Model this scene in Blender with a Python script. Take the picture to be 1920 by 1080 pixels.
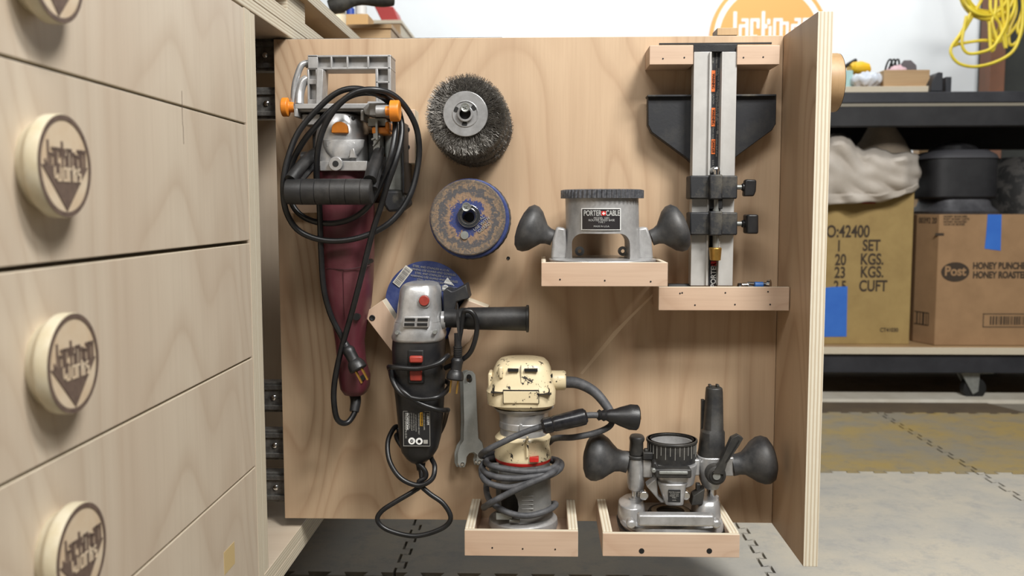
import bpy, bmesh, math, random
from mathutils import Vector, Matrix
random.seed(7)
PI = math.pi
S = bpy.context.scene
C = S.collection
for o in list(bpy.data.objects): bpy.data.objects.remove(o)

# ------------------------------------------------------------------ camera
F = 1714.0; H = 0.62
yaw, pit, rol = math.atan(57/F), math.radians(5.0), 0.0015
fw = Vector((-math.sin(yaw)*math.cos(pit), math.cos(yaw)*math.cos(pit), -math.sin(pit)))
r0 = Vector((math.cos(yaw), math.sin(yaw), 0)); u0 = r0.cross(fw)
rt = r0*math.cos(rol)-u0*math.sin(rol); up = u0*math.cos(rol)+r0*math.sin(rol)
CAM = Vector((0, 0, H))
cd = bpy.data.cameras.new('camera'); cam = bpy.data.objects.new('camera', cd); C.objects.link(cam)
cam.matrix_world = Matrix((( rt.x, up.x, -fw.x, 0), (rt.y, up.y, -fw.y, 0), (rt.z, up.z, -fw.z, H), (0, 0, 0, 1)))
cd.sensor_width = 36; cd.lens = F/1920*36; cd.clip_start = .02
cd.dof.use_dof = True; cd.dof.focus_distance = 1.24; cd.dof.aperture_fstop = 6.3
S.camera = cam
def P(px, py, Y):
    d = fw*F+rt*(px-960)+up*(540-py); return CAM+d*(Y/d.y)
# ------------------------------------------------------------------ light
w = bpy.data.worlds.new('world'); S.world = w; w.use_nodes = True
w.node_tree.nodes['Background'].inputs[0].default_value = (.80, .88, 1, 1)
w.node_tree.nodes['Background'].inputs[1].default_value = .045
def area(name, loc, tgt, sx, sy, power, col=(1, .96, .9)):
    l = bpy.data.lights.new(name, 'AREA'); l.shape = 'RECTANGLE'; l.size = sx; l.size_y = sy; l.energy = power; l.color = col
    o = bpy.data.objects.new(name, l); C.objects.link(o); o.location = loc
    o.rotation_euler = (Vector(tgt)-Vector(loc)).to_track_quat('-Z', 'Y').to_euler(); return o
area('ceiling_lamp_main', (.88, .05, 2.45), (.1, 1.2, .5), .6, .35, 54, (1, .985, .955))
area('ceiling_lamp_left', (-.35, -.8, 2.45), (.0, 1.3, .5), 1.6, .5, 36, (1, .985, .955))
area('fill_light_aisle', (1.35, -.7, 2.5), (1.5, 2.5, .2), 1.0, .4, 46, (1, .985, .95))  # unseen fill behind the camera, added to brighten aisle floor and cartons
area('fill_light_rear', (.6, 2.9, 2.6), (.6, 4.6, 1.9), 2.6, .4, 46, (.97, .99, 1))  # unseen fill added to whiten the back wall, tilted away from the floor
S.view_settings.view_transform = 'Standard'; S.view_settings.look = 'None'
S.view_settings.exposure = .14; S.view_settings.gamma = 1; S.view_settings.use_curve_mapping = False

# ------------------------------------------------------------------ materials
def lin(c): return tuple(((v/255)/12.92 if v/255 <= .04045 else ((v/255+.055)/1.055)**2.4) for v in c)+(1,)
class NT:
    def __init__(s, name):
        s.m = bpy.data.materials.new(name); s.m.use_nodes = True; s.t = s.m.node_tree; s.b = s.t.nodes['Principled BSDF']
    def n(s, typ, **kw):
        x = s.t.nodes.new(typ)
        for k, v in kw.items():
            if isinstance(v, (int, float, str, bool, tuple)) and hasattr(x, k): setattr(x, k, v)
        return x
    def l(s, a, b): s.t.links.new(a, b)
    def coord(s, scale=(1, 1, 1), off=(0, 0, 0)):
        tc = s.n('ShaderNodeTexCoord'); mp = s.n('ShaderNodeMapping'); mp.inputs['Scale'].default_value = scale; mp.inputs['Location'].default_value = off
        s.l(tc.outputs['Object'], mp.inputs[0]); return mp.outputs[0]
    def noise(s, vec, scale, detail=2, rough=.5, dist=0):
        x = s.n('ShaderNodeTexNoise'); x.inputs['Scale'].default_value = scale; x.inputs['Detail'].default_value = detail
        x.inputs['Roughness'].default_value = rough; x.inputs['Distortion'].default_value = dist; s.l(vec, x.inputs['Vector']); return x.outputs['Fac']
    def math(s, op, a, b=0.0):
        x = s.n('ShaderNodeMath'); x.operation = op
        for i, v in enumerate((a, b)):
            if isinstance(v, (int, float)): x.inputs[i].default_value = v
            else: s.l(v, x.inputs[i])
        return x.outputs[0]
    def ramp(s, fac, stops):
        x = s.n('ShaderNodeValToRGB'); e = x.color_ramp.elements
        while len(e) < len(stops): e.new(.5)
        for i, (p, c) in enumerate(stops): e[i].position = p; e[i].color = c if len(c) == 4 else c+(1,)
        s.l(fac, x.inputs[0]); return x.outputs[0]
    def mix(s, fac, a, b, mode='MIX'):
        x = s.n('ShaderNodeMix'); x.data_type = 'RGBA'; x.blend_type = mode
        for i, v in ((0, fac), (6, a), (7, b)):
            if isinstance(v, (int, float)): x.inputs[i].default_value = v
            elif isinstance(v, tuple): x.inputs[i].default_value = v
            else: s.l(v, x.inputs[i])
        return x.outputs[2]
    def bump(s, h, st, d=.001):
        x = s.n('ShaderNodeBump'); x.inputs['Strength'].default_value = st; x.inputs['Distance'].default_value = d
        s.l(h, x.inputs['Height']); s.l(x.outputs[0], s.b.inputs['Normal'])
    def set(s, col=None, rough=.5, metal=0, spec=None):
        if col is not None:
            if isinstance(col, tuple): s.b.inputs['Base Color'].default_value = col
            else: s.l(col, s.b.inputs['Base Color'])
        s.b.inputs['Roughness'].default_value = rough; s.b.inputs['Metallic'].default_value = metal
        if spec is not None: s.b.inputs['Specular IOR Level'].default_value = spec
        return s.m
def plain(name, c, rough=.5, metal=0, c2=None, sc=40, bump=.15, bsc=400, lo=.35, hi=.7):
    t = NT(name); v = t.coord(); c = lin(c)
    if c2: col = t.ramp(t.noise(v, sc, 5, .65), [(lo, c), (hi, lin(c2))])
    else: col = c
    if bump: t.bump(t.noise(v, bsc, 3), bump, .0005)
    return t.set(col, rough, metal)
def wood(name, a, b, grain='z', thin='y', lines=9.0, seed=0, broad=None, amt=.55, rough=.5, lowf=5.0, streak=.4, st=.30):
    t = NT(name); ax = 'xyz'
    sc = [1, 1, 1]; sc[ax.index(grain)] = st; sc[ax.index(thin)] = .05
    v = t.coord(tuple(sc), (seed*1.7, seed*.9, seed*2.3))
    n = t.noise(v, lowf, 1.6, .45, .35)
    ph = t.math('MULTIPLY', n, lines*2)
    fr = t.math('FRACT', ph)
    ln = t.ramp(fr, [(0, (1, 1, 1)), (.10, (.30, .30, .30)), (.4, (0, 0, 0)), (.7, (.15, .15, .15)), (.93, (.75, .75, .75)), (1, (1, 1, 1))])
    sf = [1, 1, 1]; sf[ax.index(grain)] = .025
    vf = t.coord(tuple(sf), (seed, seed, seed))
    fib = t.noise(vf, 420, 4, .7)
    mid = t.noise(vf, 45, 3, .6)
    br = t.noise(t.coord(tuple(sc), (seed*3, 1, 2)), 7, 2, .5)
    ampm = t.ramp(t.noise(v, 3.1, 1), [(.35, (.35, .35, .35)), (.6, (1, 1, 1))])
    base = t.mix(t.math('MULTIPLY', t.math('MULTIPLY', ln, ampm), amt), lin(a), lin(b))
    base = t.mix(t.ramp(br, [(.36, (0, 0, 0)), (.68, (.6, .6, .6))]), base, lin(broad or b))
    base = t.mix(t.math('MULTIPLY', t.ramp(mid, [(.4, (0, 0, 0)), (.7, (1, 1, 1))]), streak*.5), base, lin(tuple(int(q*.92) for q in b)))
    base = t.mix(t.math('MULTIPLY', t.ramp(fib, [(.45, (0, 0, 0)), (.8, (1, 1, 1))]), streak*.6), base, lin(tuple(int(q*.86) for q in b)))
    t.bump(fib, .08, .0003)
    return t.set(base, rough, spec=None)
def plyedge(name, thin, step=.0045, a=(214, 207, 188), b=(182, 166, 142), mid=(198, 187, 165)):
    t = NT(name); v = t.coord(); sp = t.n('ShaderNodeSeparateXYZ'); t.l(v, sp.inputs[0])
    c = sp.outputs['xyz'.index(thin)]
    wob = t.math('MULTIPLY', t.noise(v, 30, 2), .0009)
    s = t.math('SINE', t.math('MULTIPLY', t.math('ADD', c, wob), 6.283/step))
    n = t.noise(t.coord((1, 1, 1)), 90, 2)
    col = t.ramp(s, [(0, lin(b)), (.35, lin(mid)), (.65, lin(a)), (1, lin(a))])
    s01 = t.math('MULTIPLY', t.math('ADD', s, 1), .5); t.l(s01, col.node.inputs[0])
    col = t.mix(t.math('MULTIPLY', n, .3), col, lin(b))
    t.bump(n, .2, .0004); return t.set(col, .65)
M = {}
W = {}
def woodset(key, a, b, **kw):
    W[key] = (a, b, kw)
def getwood(key, grain, thin):
    k = (key, grain, thin)
    if k not in M: a, b, kw = W[key]; M[k] = wood('wood_'+'_'.join(k), a, b, grain, thin, **kw)
    return M[k]
def getedge(thin):
    if ('edge', thin) not in M: M[('edge', thin)] = plyedge('ply_edge_'+thin, thin)
    return M[('edge', thin)]
woodset('panel', (194, 168, 138), (146, 112, 82), seed=3, lines=15, broad=(174, 146, 118), amt=.66, lowf=3.4, streak=.22)
woodset('drawer', (202, 189, 170), (164, 140, 116), seed=5, lines=13, broad=(188, 170, 150), amt=.36, lowf=3.4, streak=.22)
woodset('tray', (198, 174, 152), (158, 126, 102), seed=8, lines=7, broad=(186, 152, 124), amt=.35, lowf=9, streak=.3)
woodset('plain', (190, 160, 120), (146, 112, 74), seed=11, lines=8, lowf=5, amt=.5)
cast = plain('cast_aluminium', (172, 171, 170), .42, .35, (146, 145, 144), 60, .2, 900)
castlt = plain('bright_aluminium', (190, 190, 190), .28, .55, (158, 157, 156), 50, .15, 700)
anod = plain('anodised_aluminium', (196, 194, 190), .45, .35, (176, 174, 170), 15, .05)
chrome = plain('chrome', (215, 215, 215), .15, 1, bump=0)
steel = plain('zinc_steel', (150, 152, 148), .42, .45, (130, 132, 128), 90, .1)
rubber = plain('black_rubber', (28, 28, 29), .5, 0, (60, 58, 56), 30, .25, 500, .45, .85)
cordm = plain('black_cord', (15, 15, 16), .38, 0, (30, 30, 32), 60, .1)
greycord = plain('grey_rubber_cord', (58, 59, 62), .6, 0, (84, 84, 86), 90, .4, 600)
bulbm = plain('soft_rubber_handle', (44, 45, 47), .5, 0, (92, 90, 88), 22, .3, 900, .42, .8)
blackpl = plain('black_plastic', (26, 26, 28), .42, 0, (50, 49, 48), 25, .25, 600, .45, .85)
wingm = plain('dusty_black_plate', (27, 28, 32), .55, 0, (58, 56, 52), 22, .2, 300, .5, .85)
dustbl = plain('dusty_black_plastic', (30, 31, 34), .6, 0, (112, 106, 92), 28, .2, 300, .5, .92)
maroon = plain('maroon_plastic', (86, 38, 46), .45, 0, (108, 66, 70), 18, .15, 600, .48, .9)
maroond = plain('dark_maroon_plastic', (60, 22, 28), .5)
orange = plain('orange_plastic', (228, 140, 42), .4, 0, (205, 120, 36), 30, .1)
red = plain('red_plastic', (158, 58, 46), .45, 0, (128, 48, 40), 80, .1)
redring = plain('red_ring', (196, 40, 34), .4)
dark = plain('near_black', (14, 14, 14), .6, bump=0)
brass = plain('brass', (190, 150, 76), .35, .8, (160, 122, 60), 50)
white = plain('white_print', (225, 225, 222), .5, bump=0)
greyprint = plain('grey_print', (150, 148, 142), .6, bump=0)
yellowp = plain('yellow_print', (206, 156, 40), .5, bump=0)
orangep = plain('orange_print', (222, 112, 50), .5, bump=0)
burn = plain('burnt_wood', (86, 70, 62), .7, 0, (110, 92, 80), 120, .2)
kwood = plain('knob_face_wood', (208, 192, 168), .55, 0, (196, 172, 142), 24, .1)
kside = plain('knob_side_wood', (198, 190, 168), .5, 0, (184, 170, 138), 30, .1)
# chipped cream paint
t = NT('chipped_cream_paint'); v = t.coord(); n = t.noise(v, 70, 5, .75, .6)
crm = t.ramp(n, [(0, lin((222, 206, 170))), (.60, lin((214, 198, 162))), (.61, lin((40, 36, 34)))])
t.bump(n, .2, .0005); cream = t.set(crm, .38)
# blue abrasive with print
bluem = plain('blue_paper', (38, 52, 104), .6, 0, (60, 72, 118), 130, .1)
t = NT('worn_abrasive'); v = t.coord(); sp = t.n('ShaderNodeVectorMath'); sp.operation = 'LENGTH'
mp = t.coord((1, 0, 1)); t.l(mp, sp.inputs[0]); rr = sp.outputs['Value']
n = t.noise(v, 90, 6, .75); n2 = t.noise(v, 380, 3, .7)
q = t.math('ADD', rr, t.math('MULTIPLY', t.math('SUBTRACT', n, .5), .046))
col = t.ramp(t.math('MULTIPLY', q, 18), [(0, lin((36, 50, 104))), (.42, lin((40, 54, 108))), (.46, lin((146, 118, 90))), (.58, lin((126, 104, 84))), (.63, lin((72, 72, 76))), (.74, lin((80, 76, 74))), (.79, lin((138, 114, 88))), (.88, lin((84, 78, 72))), (1, lin((120, 102, 82)))])
col = t.mix(t.math('MULTIPLY', t.ramp(n2, [(.45, (0, 0, 0)), (.6, (1, 1, 1))]), .45), col, lin((70, 66, 68)))
t.bump(n2, .6, .001); abras = t.set(col, .8)
wirem = plain('steel_wire', (128, 124, 118), .42, .5, (84, 80, 76), 120, 0)
wiredk = plain('matted_wire', (92, 90, 86), .6, .5, (40, 39, 38), 500, 1.0, 900)
# floor materials
def floormat(name, a, b, c, s1=5, s2=22):
    t = NT(name); tc = t.n('ShaderNodeTexCoord'); v = tc.outputs['Object']
    ge = t.n('ShaderNodeNewGeometry'); v = ge.outputs['Position']
    n = t.noise(v, s1, 5, .65); n2 = t.noise(v, s2, 5, .75); n3 = t.noise(v, 160, 3, .7)
    col = t.mix(t.ramp(n, [(.38, (0, 0, 0)), (.62, (1, 1, 1))]), lin(a), lin(b))
    col = t.mix(t.ramp(n2, [(.5, (0, 0, 0)), (.72, (.8, .8, .8))]), col, lin(c))
    col = t.mix(t.math('MULTIPLY', n3, .35), col, lin(tuple(int(x*.8) for x in a)))
    t.bump(n3, .35, .001); return t.set(col, .85)
matlt = floormat('dusty_grey_mat', (176, 172, 163), (194, 185, 167), (156, 154, 152))
matyl = floormat('sawdust_mat', (142, 134, 116), (164, 140, 80), (122, 119, 112))
conc = floormat('concrete', (136, 130, 118), (120, 110, 94), (104, 96, 84))
wallm = plain('white_wall_paint', (232, 236, 238), .8, 0, (226, 230, 232), 3, .05)

# ------------------------------------------------------------------ mesh helpers
def BM(): return bmesh.new()
def bx(bm, x0, x1, y0, y1, z0, z1, mi=0, thin=None, rot=None, piv=None):
    if x0 > x1: x0, x1 = x1, x0
    if y0 > y1: y0, y1 = y1, y0
    if z0 > z1: z0, z1 = z1, z0
    v = [bm.verts.new((x, y, z)) for x in (x0, x1) for y in (y0, y1) for z in (z0, z1)]
    if rot is not None:
        pv = Vector(piv) if piv is not None else Vector(((x0+x1)/2, (y0+y1)/2, (z0+z1)/2))
        for q in v: q.co = pv+rot @ (q.co-pv)
    fs = [(0, 1, 3, 2), (4, 6, 7, 5), (0, 4, 5, 1), (2, 3, 7, 6), (0, 2, 6, 4), (1, 5, 7, 3)]
    axs = 'xxyyzz'
    for f, a in zip(fs, axs):
        g = bm.faces.new([v[i] for i in f]); g.material_index = mi if thin is None else (0 if a == thin else 1)
    return v
def boxp(bm, x0, y0, x1, y1, Yf, Yb, mi=0, thin=None, Yp=None):
    Yp = Yp or Yf; a = P(x0, (y0+y1)/2, Yp); b = P(x1, (y0+y1)/2, Yp); c = P((x0+x1)/2, y0, Yp); d = P((x0+x1)/2, y1, Yp)
    return bx(bm, a.x, b.x, Yf, Yb, d.z, c.z, mi, thin)
def prism(bm, pts, Yf, Yb, mi=0, px=True, Yp=None, cap_mi=None):
    Yp = Yp or Yf
    if px: q = [P(a, b, Yp) for a, b in pts]; q = [(p.x, p.z) for p in q]
    else: q = pts
    A = sum(q[i][0]*q[(i+1) % len(q)][1]-q[(i+1) % len(q)][0]*q[i][1] for i in range(len(q)))
    if A < 0: q = q[::-1]
    f = [bm.verts.new((x, Yf, z)) for x, z in q]; b = [bm.verts.new((x, Yb, z)) for x, z in q]
    g = bm.faces.new(f); g.material_index = mi
    h = bm.faces.new(b[::-1]); h.material_index = mi
    for i in range(len(q)):
        j = (i+1) % len(q); k = bm.faces.new((f[j], f[i], b[i], b[j])); k.material_index = mi if cap_mi is None else cap_mi
def rings(bm, R, cap=True, closed=False, mi=0):
    V = [[bm.verts.new(p) for p in r] for r in R]; n = len(V[0])
    for a, b in zip(V, V[1:]+([V[0]] if closed else [])):
        for i in range(n):
            j = (i+1) % n
            try: bm.faces.new((a[i], a[j], b[j], b[i])).material_index = mi
            except ValueError: pass
    if cap and not closed:
        bm.faces.new(V[0][::-1]).material_index = mi; bm.faces.new(V[-1]).material_index = mi
def sup(t, e):
    c, s = math.cos(t), math.sin(t)
    return math.copysign(abs(c)**(2/e), c), math.copysign(abs(s)**(2/e), s)
def vloft(bm, secs, e=2.6, n=32, mi=0, cap=True):
    R = []
    for s in secs:
        py, xl, xr, Yf, Yb = s[:5]; ee = s[5] if len(s) > 5 else e; Ym = (Yf+Yb)/2
        a, b = P(xl, py, Ym), P(xr, py, Ym); cx = (a.x+b.x)/2; hx = (b.x-a.x)/2; z = (a.z+b.z)/2
        R.append([Vector((cx+hx*sup(2*PI*i/n, ee)[0], Ym+(Yb-Yf)/2*sup(2*PI*i/n, ee)[1], z)) for i in range(n)])
    rings(bm, R, cap, mi=mi)
def hloft(bm, secs, e=2.6, n=28, mi=0):
    R = []
    for s in secs:
        px, yt, yb, Yf, Yb = s[:5]; ee = s[5] if len(s) > 5 else e; Ym = (Yf+Yb)/2
        a, b = P(px, yt, Ym), P(px, yb, Ym); cz = (a.z+b.z)/2; hz = (a.z-b.z)/2; x = (a.x+b.x)/2
        R.append([Vector((x, Ym+(Yb-Yf)/2*sup(2*PI*i/n, ee)[0], cz+hz*sup(2*PI*i/n, ee)[1])) for i in range(n)])
    rings(bm, R, True, mi=mi)
def lathe(bm, prof, org, axis, n=40, mi=0, cap=True, mis=None):
    ax = Vector(axis).normalized(); u = ax.orthogonal().normalized(); v = ax.cross(u); org = Vector(org)
    V = [[bm.verts.new(org+ax*h+(u*math.cos(2*PI*i/n)+v*math.sin(2*PI*i/n))*r) for i in range(n)] for r, h in prof]
    for k, (a, b) in enumerate(zip(V, V[1:])):
        for i in range(n):
            j = (i+1) % n; f = bm.faces.new((a[i], a[j], b[j], b[i])); f.material_index = mis[k] if mis else mi
    if cap:
        bm.faces.new(V[0][::-1]).material_index = mi; bm.faces.new(V[-1]).material_index = mis[-1] if mis else mi
def tubering(bm, ro, ri, y0, y1, org, axis, n=48, mi=0):
    lathe(bm, [(ri, y0), (ro, y0), (ro, y1), (ri, y1), (ri, y0)], org, axis, n, mi, cap=False)
def crom(pts, k=6):
    pts = [Vector(p) for p in pts]; q = [pts[0]*2-pts[1]]+pts+[pts[-1]*2-pts[-2]]; out = []
    for i in range(1, len(q)-2):
        a, b, c, d = q[i-1:i+3]
        for j in range(k):
            t = j/k; out.append(.5*((2*b)+(c-a)*t+(2*a-5*b+4*c-d)*t*t+(3*b-a-3*c+d)*t**3))
    out.append(pts[-1]); return out
def tube(bm, pts, r, n=12, k=6, mi=0, smooth=True):
    pt = crom(pts, k) if smooth else [Vector(p) for p in pts]
    rs = r if callable(r) else (lambda u: r)
    tg = [(pt[min(i+1, len(pt)-1)]-pt[max(i-1, 0)]).normalized() for i in range(len(pt))]
    u = tg[0].orthogonal().normalized(); R = []
    for i, p in enumerate(pt):
        u = (u-tg[i]*u.dot(tg[i])).normalized(); v = tg[i].cross(u); rr = rs(i/(len(pt)-1))
        R.append([p+(u*math.cos(2*PI*j/n)+v*math.sin(2*PI*j/n))*rr for j in range(n)])
    rings(bm, R, mi=mi)
def ptube(bm, pp, r, Y=None, **kw): tube(bm, [P(p[0], p[1], p[2] if len(p) > 2 else Y) for p in pp], r, **kw)
def obj(name, bm, mats, parent=None, bev=0, smooth=True, ang=38, fixn=True):
    if fixn: bmesh.ops.recalc_face_normals(bm, faces=bm.faces)
    me = bpy.data.meshes.new(name); xs = [v.co for v in bm.verts]
    mn = Vector([min(c[i] for c in xs) for i in range(3)]); mx = Vector([max(c[i] for c in xs) for i in range(3)])
    org = Vector(((mn.x+mx.x)/2, (mn.y+mx.y)/2, mn.z)) if parent is None else (mn+mx)/2
    bmesh.ops.translate(bm, verts=bm.verts, vec=-org); bm.to_mesh(me); bm.free()
    for m in (mats if isinstance(mats, (list, tuple)) else [mats]): me.materials.append(m)
    o = bpy.data.objects.new(name, me); C.objects.link(o); o.location = org
    if parent is not None: setpar(o, parent)
    if smooth:
        for p in me.polygons: p.use_smooth = True
        me.update()
        try: me.set_sharp_from_angle(angle=math.radians(ang))
        except Exception: pass
    if bev:
        b = o.modifiers.new('bevel', 'BEVEL'); b.width = bev; b.segments = 2; b.limit_method = 'ANGLE'; b.angle_limit = math.radians(40)
    return o
def wloc(p):
    v = p.location.copy()
    while p.parent: p = p.parent; v += p.location
    return v
def setpar(o, parent): o.parent = parent; o.location = o.location-wloc(parent)
def thing(name, label, cat, loc, group=None):
    o = bpy.data.objects.new(name, None); C.objects.link(o); o.location = loc; o.empty_display_size = .03
    o['label'] = label; o['category'] = cat
    if group: o['group'] = group
    return o
def tag(o, label, cat, group=None):
    o['label'] = label; o['category'] = cat
    if group: o['group'] = group
    return o
def struct(o): o['kind'] = 'structure'; return o
def text(name, body, loc, size, mat, parent=None, rot=(PI/2, 0, 0), align='CENTER', ext=.0002, xs=1.0, bold=0):
    c = bpy.data.curves.new(name, 'FONT'); c.body = body; c.size = size; c.extrude = ext; c.align_x = align; c.align_y = 'CENTER'; c.offset = bold
    o = bpy.data.objects.new(name, c); C.objects.link(o)
    dg = bpy.context.evaluated_depsgraph_get(); me = bpy.data.meshes.new_from_object(o.evaluated_get(dg))
    bpy.data.objects.remove(o); bpy.data.curves.remove(c)
    o = bpy.data.objects.new(name, me); C.objects.link(o); me.materials.clear(); me.materials.append(mat)
    me.transform(Matrix.Diagonal((xs, 1, 1, 1))); o.rotation_euler = rot; o.location = loc
    if parent is not None: setpar(o, parent)
    return o
def plate(name, outlines, Yf, Yb, mats, parent=None, px=True, Yp=None, bev=0):
    c = bpy.data.curves.new(name, 'CURVE'); c.dimensions = '2D'; c.fill_mode = 'BOTH'; c.extrude = (Yb-Yf)/2
    for ol in outlines:
        q = [P(a, b, Yp or Yf) for a, b in ol] if px else [Vector((a, 0, b)) for a, b in ol]
        s = c.splines.new('POLY'); s.points.add(len(q)-1); s.use_cyclic_u = True
        for i, p in enumerate(q): s.points[i].co = (p.x, p.z, 0, 1)
    o = bpy.data.objects.new(name, c); C.objects.link(o)
    me = bpy.data.meshes.new_from_object(o.evaluated_get(bpy.context.evaluated_depsgraph_get()))
    bpy.data.objects.remove(o); bpy.data.curves.remove(c)
    bm = BM(); bm.from_mesh(me); bpy.data.meshes.remove(me)
    for v in bm.verts: v.co = Vector((v.co.x, (Yf+Yb)/2+v.co.z, v.co.y))
    bmesh.ops.remove_doubles(bm, verts=bm.verts, dist=1e-6)
    return obj(name, bm, mats, parent, bev)
def circ(cx, cy, r, n=24, ry=None, a0=0, a1=2*PI): return [(cx+r*math.cos(a0+(a1-a0)*i/n), cy+(ry or r)*math.sin(a0+(a1-a0)*i/n)) for i in range(n)]
def cut(o, cutter):
    m = o.modifiers.new('b', 'BOOLEAN'); m.operation = 'DIFFERENCE'; m.object = cutter; m.solver = 'EXACT'
    me = bpy.data.meshes.new_from_object(o.evaluated_get(bpy.context.evaluated_depsgraph_get()))
    o.modifiers.clear(); o.data = me; bpy.data.objects.remove(cutter)
    for p in me.polygons: p.use_smooth = True
    try: me.set_sharp_from_angle(angle=math.radians(38))
    except Exception: pass
def board(name, x0, x1, y0, y1, z0, z1, key, grain, thin, parent=None, bev=.0007):
    bm = BM(); bx(bm, x0, x1, y0, y1, z0, z1, thin=thin)
    return obj(name, bm, [getwood(key, grain, thin), getedge(thin)], parent, bev, smooth=False)
def screw(parent, px, py, Y, r=.0028):
    bm = BM(); p = P(px, py, Y)
    lathe(bm, [(r, 0), (r, -.0006), (r*.8, -.001), (r*.4, -.0003)], p, (0, 1, 0), 16); obj('screw', bm, dark, parent)

# ------------------------------------------------------------------ logo (unit circle, x right, z up)
def LR(x0, x1, y0, y1): return ((x0-578)/470, (x1-578)/470, (578-y1)/470, (578-y0)/470)
JACK = [(270, 298, 355, 574), (218, 240, 525, 574), (240, 270, 550, 574),
 (340, 400, 415, 440), (375, 400, 415, 574), (318, 341, 465, 574), (318, 375, 465, 490),
 (415, 440, 415, 574), (415, 495, 415, 440), (470, 495, 440, 500), (440, 478, 556, 574),
 (513, 540, 355, 574), (540, 562, 465, 500), (560, 586, 420, 465), (575, 598, 480, 574),
 (613, 635, 415, 574), (613, 693, 415, 440), (668, 693, 415, 574), (693, 745, 445, 470), (722, 745, 445, 574),
 (795, 850, 415, 440), (825, 850, 415, 574), (765, 790, 465, 574), (765, 825, 465, 490),
 (865, 890, 415, 574), (865, 945, 415, 440), (918, 945, 415, 574)]
WORKS = [(368, 390, 590, 690), (368, 415, 670, 695), (415, 440, 650, 722), (415, 490, 700, 722), (468, 490, 590, 722),
 (515, 538, 590, 722), (575, 598, 590, 722), (515, 598, 590, 612), (515, 598, 700, 722),
 (613, 637, 590, 722), (637, 668, 590, 612), (693, 717, 570, 722), (717, 740, 625, 648), (735, 760, 596, 628), (735, 760, 648, 722),
 (780, 825, 590, 612), (780, 802, 590, 655), (780, 845, 640, 660), (822, 845, 640, 722), (805, 845, 700, 722)]
TRI = [(-.87, .0), (.87, .0), (0, -.885)]
def logo(bm, org, U, V, N, R, mJ=1, mT=1, mW=0, ring=(.9, 1.0), mR=1, h=.0006, inset=True):
    org = Vector(org); U, V, N = Vector(U), Vector(V), Vector(N)
    def slab(pts, d0, d1, mi):
        a = [bm.verts.new(org+U*x*R+V*z*R+N*d0) for x, z in pts]; b = [bm.verts.new(org+U*x*R+V*z*R+N*d1) for x, z in pts]
        bm.faces.new(b).material_index = mi
        for i in range(len(pts)):
            j = (i+1) % len(pts); bm.faces.new((a[i], a[j], b[j], b[i])).material_index = mi
    for k_, r in enumerate(JACK): x0, x1, z0, z1 = LR(*r); slab([(x0, z0), (x1, z0), (x1, z1), (x0, z1)], 0, h*(1.1+.015*k_), mJ)
    slab(TRI, 0, h, mT)
    for k_, r in enumerate(WORKS): x0, x1, z0, z1 = LR(*r); slab([(x0, z0), (x1, z0), (x1, z1), (x0, z1)], 0, h*(1.6+.015*k_), mW)
    if ring:
        n = 56
        for i in range(n):
            a, b = 2*PI*i/n, 2*PI*(i+1)/n
            q = [(ring[0]*math.cos(a), ring[0]*math.sin(a)), (ring[1]*math.cos(a), ring[1]*math.sin(a)), (ring[1]*math.cos(b), ring[1]*math.sin(b)), (ring[0]*math.cos(b), ring[0]*math.sin(b))]
            f = bm.faces.new([bm.verts.new(org+U*x*R+V*z*R+N*h) for x, z in q]); f.material_index = mR

# ================================================================== SETTING
Z = lambda z: H+z          # heights measured from the camera level
bm = BM(); bx(bm, -3, 4.5, -1.5, 4.2, -.05, 0); struct(obj('floor', bm, conc, smooth=False))
bm = BM(); bx(bm, -3, 4.5, 4.2, 4.3, 0, 3.0); struct(obj('wall_back', bm, wallm, smooth=False))
bm = BM(); bx(bm, -3, P(1242, 30, 4.15).x, 4.14, 4.2, 0, 3.0); struct(obj('trim_1', bm, wallm, smooth=False))
# interlocking mats
def mat_tile(x0, y0, s, m, label, t=.010):
    n = 10; L = []
    def edge(a, b, flip):
        a, b = Vector(a), Vector(b); d = (b-a)/n; nrm = Vector((d.y, -d.x)).normalized(); pts = []
        for i in range(n):
            o = a+d*i; h = .014*flip
            for u, k in ((.0, 0), (.33, 0), (.24, 1), (.76, 1), (.67, 0)): pts.append(o+d*u+nrm*h*k)
        return pts
    g = .0024; p = [(x0+g, y0+g), (x0+s-g, y0+g), (x0+s-g, y0+s-g), (x0+g, y0+s-g)]
    L += edge(p[0], p[1], 1); L += edge(p[1], p[2], 1); L += edge(p[2], p[3], -1); L += edge(p[3], p[0], -1)
    bm = BM(); a = [bm.verts.new((q.x, q.y, 0)) for q in L]; b = [bm.verts.new((q.x, q.y, t)) for q in L]
    bm.faces.new(a[::-1]); bm.faces.new(b)
    for i in range(len(L)): j = (i+1) % len(L); bm.faces.new((a[i], a[j], b[j], b[i]))
    o = obj('floor_mat', bm, m, None, 0, smooth=False); return tag(o, label, 'mat', 'interlocking foam floor mats')
for x, y, m, lb in [(.376, 1.48, matlt, 'pale dusty foam mat in front, directly right of the pulled-out drawer'),
                    (1.0, 1.48, matlt, 'pale dusty foam mat at the far right bottom corner'),
                    (-.248, 1.48, matlt, 'foam mat lying in the shade beneath the pulled-out drawer'),
                    (.376, 2.104, matyl, 'sawdust-yellowed foam mat just right of the drawer end, nearer the cart'),
                    (1.0, 2.104, matyl, 'sawdust-yellowed foam mat at the right edge in front of the caster'),
                    (-.872, 1.48, matlt, 'foam mat half hidden under the drawer cabinet')]:
    mat_tile(x, y, .624, m, lb)

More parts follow.
